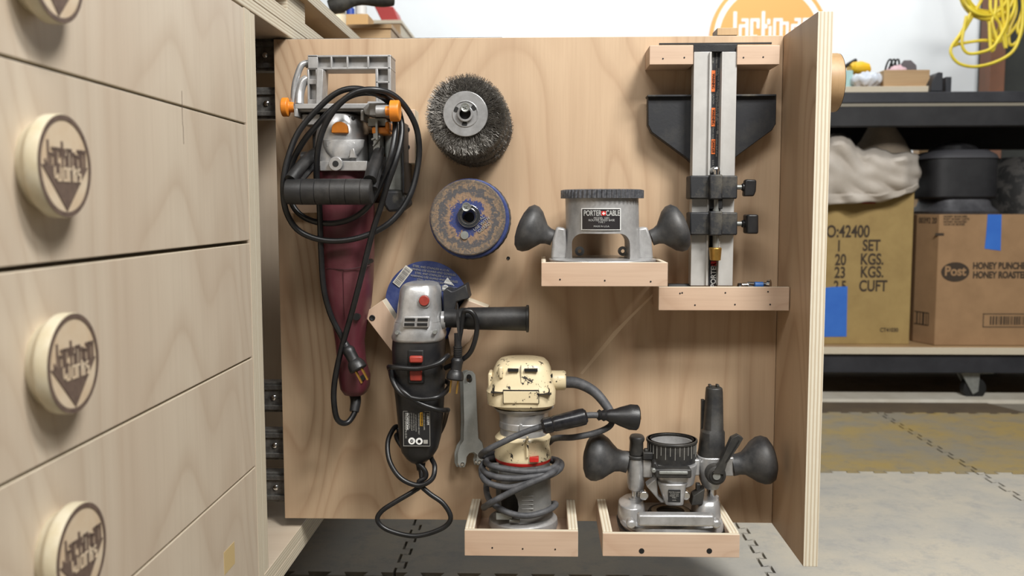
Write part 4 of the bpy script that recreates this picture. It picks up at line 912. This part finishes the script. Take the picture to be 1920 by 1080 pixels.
prism(bm, [(1212, 912), (1232, 896), (1234, 930), (1248, 942), (1240, 944)], YG-.03, YG-.01)
obj('plunge_housing', bm, castlt, pb, .0015)
bm = BM(); boxp(bm, 1228, 880, 1297, 897, YG-.0495, YG-.03); prism(bm, [(1224, 868), (1230, 866), (1240, 884), (1232, 898), (1222, 888)], YG-.047, YG-.03); obj('motor_clamp', bm, plv, pb, .003)
bm = BM(); boxp(bm, 1236, 884, 1290, 890, YG-.051, YG-.04); yc(bm, 1226, 883, YG-.051, YG-.04, .003); obj('clamp_highlight', bm, steel, pb, .001)
bm = BM(); boxp(bm, 1253, 919, 1276, 942, YG-.0465, YG-.040); lbl = obj('rating_label', bm, plain('label_blk', (28, 28, 28), .5, bump=0), pb)
for y, b, s in ((923, 'PORTER+CABLE', .0020), (926.5, 'PLUNGE BASE', .0018), (930, 'MODEL 6931', .0022), (933.5, 'TYPE 1', .0022), (938, 'U.S.A.', .0022)):
    text('label_text', b, P(1264.5, y, YG-.0468), s, greyprint, lbl)
# black open ring
c = P(1259, 863, YG); top = P(1259, 822, YG).z; rr = (1306-1213)/2*YG/F
bm = BM(); tubering(bm, rr, rr*.86, 0, top-c.z, c, (0, 0, 1), 56); tubering(bm, rr*1.04, rr*.86, top-c.z-.004, top-c.z, c, (0, 0, 1), 56)
ri = obj('depth_ring', bm, plv, pb, .001)
bm = BM(); tubering(bm, rr*.865, rr*.80, .004, top-c.z-.004, c, (0, 0, 1), 56); lathe(bm, [(rr*.8, .004), (rr*.8, .008)], c, (0, 0, 1), 40); obj('ring_liner', bm, cast, pb)
bm = BM()
for i in range(-8, 9):
    a = -PI/2+i*.19; q = c+Vector((rr*1.003*math.cos(a), rr*1.003*math.sin(a), 0)); L_ = .014 if i % 2 else .019
    bx(bm, q.x-.0003, q.x+.0003, q.y-.0003, q.y+.0003, q.z+.028-L_, q.z+.028)
obj('scale_mark', bm, greyprint, ri)
bm = BM(); vloft(bm, [(851, 1179, 1207, YG-.014, YG+.014, 2.3), (846, 1180, 1206, YG-.014, YG+.014, 2.3), (828, 1181, 1206, YG-.014, YG+.014, 2.3), (822, 1180, 1209, YG-.015, YG+.015, 2.3), (817, 1182, 1207, YG-.014, YG+.014, 2.3), (815, 1188, 1200, YG-.006, YG+.006)])
vloft(bm, [(857, 1174, 1210, YG-.018, YG+.018, 2.3), (851, 1175, 1209, YG-.018, YG+.018, 2.3)])
boxp(bm, 1206, 849, 1224, 862, YG-.02, YG+.0); boxp(bm, 1209, 843, 1215, 852, YG-.016, YG-.006); obj('column_cap', bm, plv, pb, .001)
bm = BM()
vloft(bm, [(866, 1306, 1360, YG-.02, YG+.02, 3), (846, 1310, 1358, YG-.019, YG+.019, 3), (808, 1314, 1358, YG-.018, YG+.018, 2.6), (804, 1318, 1356, YG-.016, YG+.016, 2.3), (735, 1323, 1355, YG-.013, YG+.013, 2.3), (727, 1324, 1354, YG-.012, YG+.012, 2.3), (725, 1328, 1350, YG-.010, YG+.010, 2.3)])
boxp(bm, 1330, 722, 1335, 727, YG-.006, YG+.004); boxp(bm, 1344, 722, 1349, 727, YG-.006, YG+.004)
obj('tall_post', bm, plv, pb, .0006)
bm = BM(); boxp(bm, 1315, 750, 1321, 830, YG+.004, YG+.012); obj('depth_pointer', bm, plv, pb, .0006)
bm = BM(); yc(bm, 1344, 893, YG-.038, YG-.02, .0132, prof=[(.008, 0), (.0125, .1), (.0132, .3), (.0132, 1)]); tubering(bm, .0095, .0085, -.001, .002, P(1344, 893, YG-.038), (0, 1, 0), 24)
prism(bm, [(1336, 888), (1350, 870), (1372, 822), (1384, 816), (1394, 822), (1386, 836), (1364, 868), (1357, 890)], YG-.041, YG-.029)
lv = obj('lock_lever', bm, plv, pb, .0018)
bm = BM(); yc(bm, 1344, 893, YG-.0395, YG-.03, .005); obj('lever_screw', bm, steel, lv)
ptube_b = BM(); ptube(ptube_b, [(1362, 866, YG-.042), (1386, 826, YG-.042)], .0007); obj('lever_groove', ptube_b, dark, lv)
bm = BM(); prism(bm, [(1300, 930), (1322, 916), (1318, 946), (1296, 948)], YG-.03, YG-.01); boxp(bm, 1306, 908, 1314, 930, YG-.02, YG-.01); obj('depth_turret', bm, plv, pb, .001)
for a_ in (1208, 1286):
    bm = BM(); yc(bm, a_, 930, YG-.03, YG-.02, .006); obj('cap_screw', bm, chrome, pb, .001)
BR2 = [(0, 21), (.14, 20), (.26, 22), (.38, 30), (.5, 39), (.64, 45), (.76, 46), (.88, 41), (.96, 27), (1.0, 8)]
bulb(pb, 1176, 866, YG, -.985, -.16, 84, BR2); bulb(pb, 1372, 872, YG, .985, -.16, 84, BR2)

# ================================================================== BACKGROUND: WALL SIGN, BENCH ITEMS (LEFT)
sg = P(1445, 68, 4.15); so = plain('overexposed_orange', (240, 166, 92), .6, bump=0); sw = plain('sign_white', (238, 238, 236), .6, bump=0)  # orange kept pale, overexposure on the bright wall put into its colour
bm = BM(); R = .262
def dsc_(r, d, mi): lathe(bm, [(r, .05-d), (r, .05-d-.001)][::-1], (sg.x, 4.15, sg.z), (0, 1, 0), 72, mi)
lathe(bm, [(R, .035), (R, .048)], (sg.x, 4.15, sg.z), (0, 1, 0), 72, 0)
lathe(bm, [(R*.93, .034), (R*.93, .036)], (sg.x, 4.15, sg.z), (0, 1, 0), 72, 1)
lathe(bm, [(R*.84, .033), (R*.84, .035)], (sg.x, 4.15, sg.z), (0, 1, 0), 72, 0)
logo(bm, (sg.x, 4.183, sg.z), (1, 0, 0), (0, 0, 1), (0, -1, 0), R*.92, mJ=1, mT=1, mW=0, ring=None, h=.002)
tag(obj('wall_sign', bm, [so, sw], fixn=True), 'round orange wall sign with white Jackman lettering on the white wall', 'sign')
def quick(name, label, cat, bm, m, bev=.002, **k): return tag(obj(name, bm, m, None, bev, **k), label, cat)
ZT = Z(.334)
b = thing('wooden_box', 'shallow yellowish wooden box standing at the back of the bench top', 'box', (-.40, 2.25, ZT))
bm = BM(); x1 = P(733, 60, 2.2).x; x0 = P(655, 60, 2.2).x; zt = P(690, 46, 2.2).z
bx(bm, x0, x1, 2.2, 2.42, ZT, zt-.010, thin='z'); obj('box_body', bm, [getwood('plain', 'x', 'z')]*2, b, .001, smooth=False)
bm = BM(); bx(bm, x0-.004, x1+.003, 2.195, 2.425, zt-.010, zt); obj('lid', bm, getwood('plain', 'x', 'z'), b, .001, smooth=False)
bm = BM(); xa, xb, zz = P(646, 35, 2.25).x, P(690, 35, 2.25).x, P(670, 26, 2.25).z; bx(bm, xa, xb, 2.25, 2.33, zt, zz); 
quick('cardboard_box', 'small tan cardboard box on top of the wooden box', 'box', bm, plain('tan_card', (206, 168, 116), .8))
bm = BM(); q = P(677, 18, 2.27); lathe(bm, [(.012, 0), (.014, .002), (.014, .022), (.01, .026)], (q.x, q.y, zz), (0, 0, 1), 24); quick('white_jar', 'small white jar standing on the tan cardboard box', 'jar', bm, white, 0)
bm = BM(); q = P(660, 18, 2.27); lathe(bm, [(.010, 0), (.010, .016), (.006, .02)], (q.x-.004, q.y, zz), (0, 0, 1), 24); quick('blue_bottle_cap', 'small blue container standing on the cardboard box beside the white jar', 'container', bm, plain('blue_cap', (50, 80, 170), .4), 0)
# cream tin and bundle of black cloth on the bench
bm = BM(); q = P(632, 40, 2.1); lathe(bm, [(.018, 0), (.020, .003), (.020, P(632, 20, 2.1).z-ZT-.003), (.018, P(632, 20, 2.1).z-ZT)], (q.x, 2.1, ZT), (0, 0, 1), 32); quick('cream_tin', 'cream cylindrical tin on the bench top left of the wooden box', 'tin', bm, plain('cream_tin_paint', (226, 212, 182), .5), 0)
bm = BM(); ptube(bm, [(618, 14, 2.08), (650, 4, 2.09), (690, -2, 2.11), (737, -4, 2.13)], lambda u: .016+.004*math.sin(9*u), n=16); quick('black_tool_roll', 'long black bundle lying over the tin at the top of the photo', 'tool roll', bm, plain('black_fabric', (26, 26, 24), .7, 0, (60, 58, 52), 50, .8, 120), 0)
bm = BM(); Yr = 3.2; 
q = [P(a, b_, Yr) for a, b_ in ((704, 15), (735, 15), (747, 40), (716, 38))]
prism(bm, [(702, 12), (737, 12), (747, 38), (715, 38)], Yr, Yr+.14)
# shelf for red bin
zz2 = P(720, 39, Yr).z
rb = quick('red_bin', 'red plastic bin with sloped front on the narrow wall shelf', 'bin', bm, plain('red_bin_plastic', (176, 52, 50), .5))
sh_ = thing('bin_stand', 'tall narrow pale cupboard standing behind the workbench under the red bin', 'cupboard', (P(725, 60, 3.2).x, 3.3, 0))
xa, xb = P(700, 60, 3.2).x, P(752, 60, 3.2).x
board('cupboard_body', xa, xb, 3.19, 3.5, 0, zz2-.012, 'plain', 'z', 'y', sh_); board('cupboard_top', xa-.005, xb+.005, 3.185, 3.51, zz2-.012, zz2, 'plain', 'x', 'z', sh_)
# round turned end of wood on bench (top left)
bm = BM(); q = P(533, 12, .98); lathe(bm, [(.026, 0), (.030, .003), (.030, .02), (.028, .024)], (-.42, 1.0, Z(.277)), (0, 0, 1), 40); quick('wooden_disc', 'pale round wooden disc lying on the bench top edge, top left', 'wooden disc', bm, kside, .001)

# ================================================================== BACKGROUND: STEEL CART (RIGHT)
YT = 2.92
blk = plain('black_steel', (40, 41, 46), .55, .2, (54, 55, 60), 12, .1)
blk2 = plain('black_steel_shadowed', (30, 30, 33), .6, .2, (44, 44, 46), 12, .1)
ct = thing('rolling_cart', 'long black steel rolling workbench with a plywood lower shelf, right background', 'workbench', (1.4, 3.2, 0))
def zpx(py, Y): return P(1700, py, Y).z
xl, xr = .62, 2.15
bm = BM(); bx(bm, xl, xr, YT, YT+.62, zpx(193, YT), zpx(172, YT)); obj('tabletop', bm, blk, ct, .003)
bm = BM(); bx(bm, xl+.01, xr-.01, YT+.004, YT+.02, zpx(199, YT), zpx(193.5, YT)); obj('trim_strip', bm, plain('strip_grey', (132, 126, 112), .5), ct)
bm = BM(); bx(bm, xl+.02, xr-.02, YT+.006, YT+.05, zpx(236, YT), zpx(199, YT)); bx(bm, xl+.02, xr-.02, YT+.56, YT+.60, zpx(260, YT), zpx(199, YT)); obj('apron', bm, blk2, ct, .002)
for x in (xl+.04, xr-.08):
    for y in (YT+.03, YT+.55):
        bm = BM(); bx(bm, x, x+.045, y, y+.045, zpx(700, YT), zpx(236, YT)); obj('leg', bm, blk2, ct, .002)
bm = BM(); bx(bm, xl, xr, YT+.0, YT+.045, zpx(699, YT), zpx(664, YT)); bx(bm, xl, xr, YT+.56, YT+.60, zpx(699, YT), zpx(664, YT)); obj('lower_rail', bm, blk, ct, .002)
zsf = zpx(650, YT)
board('lower_shelf', xl, xr, YT-.015, YT+.60, zpx(663, YT), zsf, 'plain', 'x', 'z', ct)
for x, y in ((P(1822, 720, YT+.05).x, YT+.05), (xl+.08, YT+.05), (P(1925, 720, YT+.05).x+.1, YT+.5), (xl+.08, YT+.5)):
    zt_ = zpx(699, YT); cs = BM(); bx(cs, x-.05, x+.05, y-.04, y+.04, zt_-.004, zt_)
    prism(cs, [(x-.045, zt_-.004), (x+.015, zt_-.004), (x+.012, .03), (x-.005, .02)], y-.022, y-.019, px=False); prism(cs, [(x-.045, zt_-.004), (x+.015, zt_-.004), (x+.012, .03), (x-.005, .02)], y+.019, y+.022, px=False)
    co_ = obj('caster', cs, steel, ct, .001)
    cs = BM(); lathe(cs, [(.02, -.016), (.036, -.014), (.038, 0), (.036, .014), (.02, .016)], (x+.004, y, .038), (0, 1, 0), 32); obj('wheel', cs, dark, co_)
# brown cabinet base behind cart
bm = BM(); bx(bm, .5, 2.3, 3.90, 4.13, 0, .30); quick('low_cabinet', 'low dark brown cabinet standing behind and under the black cart', 'cabinet', bm, plain('dark_brown', (104, 82, 64), .7, 0, (60, 46, 38), 6))
# writing helper on card
def wr(parent, s, px, py, Y, h, m, align='CENTER', xs=.85, bold=.0012): return text('printed_text', s, P(px, py, Y), h, m, parent, (PI/2, 0, 0), align, .0004, xs, bold)
ink = plain('box_ink', (58, 46, 34), .8, bump=0)
kraft = plain('olive_cardboard', (160, 136, 86), .85, 0, (146, 122, 76), 14, .2, 300)
kraft2 = plain('brown_cardboard', (156, 124, 90), .85, 0, (142, 112, 80), 12, .2, 300)
# box 42400
YB1 = 2.965
b1 = thing('kraft_carton', 'tall olive-brown carton marked 42400 with blue tape, on the cart shelf, left', 'carton', (P(1640, 632, YB1).x, YB1+.2, zsf))
bm = BM(); x0, x1 = P(1480, 500, YB1).x, P(1710, 500, YB1).x; zt1 = zpx(352, YB1); bx(bm, x0, x1, YB1, YB1+.36, zsf, zt1); cb = obj('carton_body', bm, kraft, b1, .003, smooth=False)
bm = BM(); bx(bm, x0+.002, x1-.002, YB1+.178, YB1+.183, zt1, zt1+.002); obj('flap_seam', bm, ink, b1)
k = YB1-.0008
for s, x, y, h in (('NO:42400', 1581, 435, .054), ('1', 1573, 462, .050), ('SET', 1634, 461, .050), ('20', 1576, 488, .050), ('KGS.', 1635, 487, .050), ('23', 1575, 512, .050), ('KGS.', 1635, 511, .050), ('2.5', 1575, 537, .046), ('CUFT', 1637, 537, .050)):
    wr(b1, s, x, y, k, h, ink, xs=.72)
wr(b1, 'CT41030', 1667, 619, k, .018, ink, bold=.0004)
bm = BM(); boxp(bm, 1616, 379, 1642, 382, k, YB1+.001); obj('red_mark', bm, red, b1)
blue = plain('blue_tape', (38, 98, 190), .6, 0, (52, 112, 200), 8, .2)
bm = BM(); prism(bm, [(1500, 545), (1560, 538), (1589, 537), (1587, 631), (1500, 632)], k-.0008, YB1, Yp=k); obj('blue_tape', bm, blue, b1)
# Post carton
YB2 = 2.945
b2 = thing('cereal_carton', 'brown cereal shipping carton with Post oval and blue tape, on the cart shelf, right', 'carton', (P(1850, 638, YB2).x, YB2+.2, zsf))
bm = BM(); x0, x1 = P(1757, 520, YB2).x, P(2010, 520, YB2).x; zt2 = zpx(402, YB2)
R3 = Matrix.Rotation(0, 3, 'Z'); xl2 = P(1713, 520, YB2+.10).x
V = [(x0, YB2), (x1, YB2), (x1, YB2+.34), (xl2, YB2+.34), (xl2, YB2+.09)]
a = [bm.verts.new((x, y, zsf+.001)) for x, y in V]; b_ = [bm.verts.new((x, y, zt2)) for x, y in V]
bm.faces.new(a[::-1]); bm.faces.new(b_)
for i in range(5): j = (i+1) % 5; bm.faces.new((a[i], a[j], b_[j], b_[i]))
obj('carton_body', bm, kraft2, b2, .002, smooth=False)
k2 = YB2-.0008
bm = BM(); c = P(1791, 510, k2); lathe(bm, [(1, 0), (1, .0006)], (0, 0, 0), (0, 1, 0), 40)
for v in bm.verts: v.co = Vector((c.x+v.co.x*.044, k2-.0003+v.co.y, c.z+v.co.z*.031))
obj('post_oval', bm, ink, b2)
wr(b2, 'Post', 1791, 509, k2-.0012, .042, kraft2, xs=.9, bold=.0012)
wr(b2, 'HONEY BUNCHES', 1824, 499, k2, .029, ink, 'LEFT', .74); wr(b2, 'HONEY ROASTED', 1824, 516, k2, .029, ink, 'LEFT', .74)
for i, s in enumerate(('HONEY BUNCHES', 'POST HONEY OATS', 'HONEY ROASTED', '12/18 OZ BOXES')): wr(b2, s, 1769, 406+i*5, k2, .009, ink, 'LEFT', 1, .0002)
bm = BM(); boxp(bm, 1752+2, 437, 1770, 442, k2, YB2+.001); obj('ink_bar', bm, ink, b2)
bm = BM()
for q in ((1843, 588, 1935, 589.5), (1843, 612.5, 1935, 614), (1843, 588, 1844.5, 614)): boxp(bm, *q, k2, YB2+.001)
obj('barcode_frame', bm, ink, b2)
barcode(P(1893, 601, k2), (1, 0, 0), (0, 0, 1), .14, .036, 'barcode', b2, None, ink, 20)
bm = BM(); prism(bm, [(1852, 402), (1878, 402), (1876, 470), (1860, 468), (1846, 466), (1849, 440)], k2-.0008, YB2, Yp=k2); obj('blue_tape', bm, blue, b2)
# side print on angled face
bm = BM(); s0 = Vector((xl2, YB2+.09, 0)); s1 = Vector((x0, YB2, 0)); dd = (s1-s0); nn = Vector((dd.y, -dd.x, 0)).normalized()
def sp_(u, z): p_ = s0+dd*u+nn*.0008; return Vector((p_.x, p_.y, z))
zA, zB = zpx(613, YB2), zpx(588, YB2)
for u0, u1, z0, z1 in ((.05, .7, zB-.003, zB), (.05, .7, zA, zA+.003), (.68, .71, zA, zB), (.15, .2, zA, zB), (.3, .33, zA, zB), (.42, .5, zA, zB), (.58, .61, zA, zB)):
    bm.faces.new([bm.verts.new(q) for q in (sp_(u0, z0), sp_(u1, z0), sp_(u1, z1), sp_(u0, z1))])
obj('side_barcode', bm, ink, b2, smooth=False, fixn=False)
ang_ = math.atan2(dd.y, dd.x); pp_ = sp_(.5, zpx(414, YB2)); text('printed_text', '00392 20', pp_, .026, ink, b2, (PI/2, 0, ang_), 'CENTER', .0004, .8)
# cloth dust bag draped over the carton
cloth = plain('white_canvas', (182, 174, 164), .9, 0, (168, 158, 146), 10, .5, 500)
bm = BM(); N1, N2 = 44, 26; grid = []
for j in range(N2+1):
    row = []
    TP = [(1490, 262), (1550, 264), (1562, 254), (1578, 253), (1590, 260), (1603, 276), (1618, 284), (1640, 279), (1655, 283), (1675, 291), (1700, 288), (1716, 291), (1724, 296)]
    BT = [(1490, 384), (1560, 383), (1640, 378), (1680, 371), (1705, 362), (1724, 350)]
    def ip(T, x):
        for (a, b5), (c5, d5) in zip(T, T[1:]):
            if x <= c5: k5 = max(0, (x-a)/(c5-a)); k5 = k5*k5*(3-2*k5); return b5+(d5-b5)*k5
        return T[-1][1]
    for i in range(N1+1):
        u = i/N1; v = j/N2; px = 1492+230*u-(3*math.sin(v*9) if i == N1 else 0)
        topy, bot = ip(TP, px), ip(BT, px)
        py = topy+(bot-topy)*v
        Yd = 2.935-.022*math.sin(v*PI*.8)-.007*math.sin(u*15+v*7)-.005*math.sin(u*26-v*12)-.006*math.cos(v*11+u*14)-.004*math.sin(v*20-u*22)
        if u > .88: Yd += (u-.88)/.12*.08
        if v < .15: Yd += ((.15-v)/.15)**2*.10
        if v > .86: Yd -= .008
        row.append(bm.verts.new(P(px, py, Yd)))
    grid.append(row)
for j in range(N2):
    for i in range(N1): bm.faces.new((grid[j][i], grid[j][i+1], grid[j+1][i+1], grid[j+1][i]))
o = obj('canvas_bag', bm, cloth, None); o.modifiers.new('s', 'SOLIDIFY').thickness = .006; o.modifiers[-1].offset = 1
tag(o, 'crumpled off-white canvas bag draped over the top of the olive carton', 'cloth bag')
bm = BM(); vloft(bm, [(236, 1632, 1672, 3.05, 3.16, 2.2), (262, 1618, 1690, 3.04, 3.20, 2.2), (290, 1592, 1706, 3.04, 3.24, 2.2), (335, 1588, 1710, 3.05, 3.27, 2.2)]); quick('canvas_funnel', 'grey-brown cone of canvas hanging from the cart top behind the white bag', 'dust bag', bm, plain('grey_canvas', (132, 120, 104), .9, 0, (116, 104, 90), 10, .3), 0)
# black machine on cereal carton
bm = BM(); vloft(bm, [(401, 1722, 1850, 2.97, 3.24, 4), (396, 1722, 1850, 2.965, 3.24, 4), (386, 1732, 1842, 2.98, 3.2, 4), (372, 1738, 1836, 2.99, 3.2, 5)]); 
pm = thing('black_machine', 'squat black shop machine with octagonal housing sitting on the cereal carton', 'machine', P(1785, 401, 3.08))
obj('machine_foot', bm, plain('worn_dark_metal', (66, 66, 70), .5, .3, (96, 96, 100), 20), pm)
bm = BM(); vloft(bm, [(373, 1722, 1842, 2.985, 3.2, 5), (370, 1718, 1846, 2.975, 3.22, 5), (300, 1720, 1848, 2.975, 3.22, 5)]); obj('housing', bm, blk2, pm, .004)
bm = BM(); vloft(bm, [(300, 1718, 1851, 2.97, 3.22, 5), (292, 1724, 1846, 2.975, 3.22, 5), (284, 1742, 1836, 2.99, 3.2, 4)]); obj('lid', bm, plain('machine_lid', (70, 70, 74), .5, .1), pm, .002)
bm = BM(); vloft(bm, [(285, 1744, 1832, 3.0, 3.19, 2.2), (276, 1750, 1822, 3.01, 3.18, 2.2), (268, 1770, 1806, 3.05, 3.14, 2.2), (264, 1780, 1796, 3.07, 3.12, 2.2)]); obj('top_cap', bm, blackpl, pm)
bm = BM(); vloft(bm, [(404, 1848, 1990, 2.98, 3.28, 2.6), (360, 1846, 1995, 2.97, 3.29, 2.6), (320, 1856, 1990, 2.99, 3.28, 2.6), (296, 1880, 1965, 3.04, 3.24, 2.4)], n=40); quick('grey_sack', 'dark grey mottled lump beside the black machine on the cereal carton', 'machine', bm, plain('mottled_dark', (66, 64, 62), .7, 0, (30, 30, 30), 26, .6, 100, .45, .55), 0)
bm = BM(); boxp(bm, 1722, 252, 1763, 345, 3.8, 3.86); 
for v in bm.verts:
    if v.co.z < .75: v.co.z = 0
quick('stud_post', 'pale upright wooden post seen through the gap behind the black machine', 'wooden post', bm, getwood('plain', 'z', 'y'))

# things on the cart top
ztt = zpx(172, YT)
YK = 3.0; ys = lambda py, Y=YK: zpx(py, Y)
bm = BM(); x0, x1 = P(1540, 165, YK).x, P(1746, 165, YK).x; bx(bm, x0, x1, YK-.02, YK+.25, ztt+.0005, ys(163), thin='z'); bd = tag(obj('scrap_board', bm, [getwood('plain', 'x', 'z'), getedge('z')], None, .001, smooth=False), 'thin plywood board lying flat on the black cart top', 'board')
bt = ys(163)
bm = BM(); x0, x1 = P(1657, 150, YK).x, P(1743, 150, YK).x; zc = ys(131)
tw = thing('wooden_crate', 'small open wooden box filled with odds and ends on the scrap board', 'box', ((x0+x1)/2, YK+.1, bt))
bx(bm, x0, x1, YK, YK+.012, bt, zc); obj('crate_front', bm, getwood('plain', 'x', 'y'), tw, .001, smooth=False)
bm = BM(); bx(bm, x0, x0+.012, YK+.012, YK+.19, bt, zc); bx(bm, x1-.012, x1, YK+.012, YK+.19, bt, zc); bx(bm, x0, x1, YK+.19, YK+.2, bt, zc); bx(bm, x0+.012, x1-.012, YK+.012, YK+.19, bt, bt+.008); obj('crate_body', bm, getwood('plain', 'x', 'y'), tw, .001, smooth=False)
rnd = random.Random(11)
for i, (px, py, m_, nm, lb_) in enumerate(((1672, 122, dark, 'black_clamp', 'black curled clamp sticking out of the small wooden box, left'), (1700, 124, plain('grey_rag', (90, 84, 86), .8), 'grey_rag', 'grey pointed rag standing out of the small wooden box, right'), (1682, 127, plain('pink_bag', (214, 180, 186), .5), 'pink_bag', 'pale pink plastic bag in the middle of the small wooden box'))):
    bm = BM(); c = P(px, py, YK+.09)
    if i == 0:
        for k3 in range(3): tube(bm, [(c.x-.03+k3*.012, c.y, bt+.01), (c.x-.02+k3*.012, c.y-.01, c.z), (c.x-.005+k3*.012, c.y-.01, c.z+.012), (c.x+.005+k3*.01, c.y, bt+.02)], .003)
    elif i == 1: rings(bm, [[Vector((c.x+s_*dx_, c.y+s_*dy_, z_)) for dx_, dy_ in ((-.04, -.02), (.035, -.025), (.04, .02), (-.03, .02))] for z_, s_ in ((bt+.01, .9), (c.z, .7), (c.z+.018, .3))]); 
    else: bmesh.ops.create_icosphere(bm, subdivisions=3, radius=.03, matrix=Matrix.Translation((c.x, c.y, c.z-.012)) @ Matrix.Diagonal((1.2, .8, .7, 1))); [setattr(v, 'co', v.co+Vector((0, 0, .004*math.sin(v.co.x*300)*math.cos(v.co.y*250)))) for v in bm.verts]
    quick(nm, lb_, 'clutter', bm, m_, 0)
bm = BM(); c = P(1630, 152, YK+.03); bmesh.ops.create_icosphere(bm, subdivisions=4, radius=1, matrix=Matrix.Translation((c.x, c.y+.02, bt+.026)) @ Matrix.Diagonal((.052, .05, .026, 1)))
for v in bm.verts: v.co += Vector((0, 0, 1))*.006*math.sin(v.co.x*190)*math.cos(v.co.y*160+v.co.x*90); v.co.z = max(v.co.z, bt+.0005)
quick('plastic_bag', 'crumpled clear-white plastic bag on the scrap board left of the wooden box', 'plastic bag', bm, plain('white_plastic', (216, 222, 230), .25, 0, (190, 198, 210), 60, .8, 60), 0)
# yellow tool
yt = thing('yellow_tape_gun', 'yellow and black hand tool lying on the cart top left of the plastic bag', 'hand tool', (P(1605, 140, YK+.12).x, YK+.15, bt))
ym = plain('tool_yellow', (240, 190, 40), .45)
bm = BM(); hloft(bm, [(1592, 122, 136, YK+.10, YK+.16), (1597, 117, 139, YK+.09, YK+.17), (1612, 115, 140, YK+.09, YK+.17), (1625, 119, 140, YK+.095, YK+.165), (1628, 126, 138, YK+.10, YK+.155)], e=2.2); obj('tool_shell', bm, ym, yt)
bm = BM(); ptube(bm, [(1560, 142, YK+.13), (1580, 128, YK+.13), (1595, 118, YK+.13), (1606, 112, YK+.13)], .006); bx(bm, P(1560, 140, YK+.13).x, P(1596, 140, YK+.13).x, YK+.11, YK+.15, bt, ys(142)); obj('tool_arm', bm, dark, yt, .002)
bm = BM(); bx(bm, P(1562, 140, YK+.1).x, P(1592, 140, YK+.1).x, YK+.06, YK+.10, bt, ys(126)); quick('teal_box', 'small pale teal packet beside the yellow tool, next to the drawer knob', 'packet', bm, plain('pale_teal', (160, 196, 196), .5))
bm = BM(); prism(bm, [(1745, 171), (1747, 155), (1756, 138), (1760, 135), (1768, 136), (1768, 171)], YK-.04, YK+.06); bx(bm, P(1768, 160, YK).x, P(1779, 160, YK).x, YK-.02, YK+.05, ztt, ys(146)); quick('black_charger', 'upright black and grey block standing at the right end of the scrap board', 'charger', bm, plain('charger_black', (38, 40, 46), .5))

# right: post, dark opening, yellow cords
bm = BM(); bx(bm, P(1850, 100, 4.15).x, P(1854, 100, 4.15).x+.01, 4.12, 4.2, 0, 2.6); struct(obj('trim_2', bm, plain('green_trim', (96, 120, 108), .6)))
bm = BM(); bx(bm, P(1855, 100, 4.1).x, P(1960, 100, 4.1).x+.4, 4.16, 4.199, 0, 2.6); struct(obj('door_1', bm, plain('dark_door', (58, 60, 56), .7, 0, (48, 50, 48), 5)))
bm = BM(); bx(bm, P(1858, 100, 4.05).x, P(1886, 100, 4.05).x, 4.05, 4.15, 0, 2.6); quick('wall_post', 'reddish-brown upright timber post behind the hanging yellow cords', 'post', bm, plain('red_brown_wood', (128, 84, 62), .7, 0, (104, 78, 62), 6))
ycm = plain('yellow_cord', (226, 206, 62), .45, 0, (212, 184, 50), 20, .1)
YC = 3.55
yco = thing('yellow_extension_cord', 'tightly coiled and loose yellow extension cord hanging from the wall hook, top right', 'extension cord', P(1850, 80, YC), None)
bm = BM(); rnd = random.Random(4)
for i in range(14):
    a = i; r = rnd.uniform(36, 50); cx_, cy_ = 1851+rnd.uniform(-2, 2), -14+rnd.uniform(-3, 3); oY = YC+rnd.uniform(-.03, .03); pts = []
    for k4 in range(29): t4 = 2*PI*k4/28; pts.append((cx_+r*math.cos(t4)*1.02, cy_+r*math.sin(t4)*1.0, oY+.01*math.sin(t4*2+i)))
    ptube(bm, pts, .0055, n=8, k=3)
obj('cord_coil', bm, ycm, yco)
bm = BM()
for pl_ in ([(1822, 20), (1803, 60), (1784, 88), (1785, 105), (1800, 120), (1830, 125), (1870, 115), (1900, 95), (1914, 60), (1918, 20), (1915, -30)],
            [(1812, 30), (1806, 60), (1804, 85), (1815, 100), (1840, 98), (1862, 88), (1880, 60), (1890, 30), (1888, -30)],
            [(1850, -20), (1835, 10), (1815, 45), (1793, 80), (1788, 86), (1800, 82), (1840, 76), (1876, 76), (1900, 55), (1920, 20), (1930, -20)],
            [(1855, 40), (1856, 70), (1858, 92), (1862, 94), (1868, 80), (1885, 50), (1902, 15), (1905, -30)],
            [(1868, -20), (1866, 20), (1860, 40), (1868, 70), (1874, 78), (1888, 52), (1888, 10), (1885, -30)],
            [(1900, -30), (1905, 20), (1893, 55), (1892, 80), (1900, 84), (1912, 70), (1920, 40), (1928, 0)],
            [(1858, -20), (1858, 20), (1875, 45), (1880, 70), (1886, 90), (1884, 60), (1878, 10), (1876, -30)],
            [(1912, -30), (1918, 10), (1908, 50), (1912, 62), (1922, 30), (1924, -20)],
            [(1872, -25), (1884, 20), (1870, 60), (1856, 85), (1862, 60), (1850, 35)]):
    oY = YC-.02+rnd.uniform(-.03, .03); ptube(bm, [(a_, b5, oY) for a_, b5 in pl_], .0060, n=8)
obj('loose_loop', bm, ycm, yco)
bm = BM(); q = P(1875, -55, YC); tube(bm, [(q.x, 4.15, q.z+.34), (q.x, 3.8, q.z+.12), (q.x, 3.58, q.z+.02), (q.x, 3.50, q.z+.03), (q.x, 3.47, q.z+.08)], .012); tag(obj('wall_hook', bm, blk), 'black hook on the wall post carrying the yellow extension cord', 'hook')
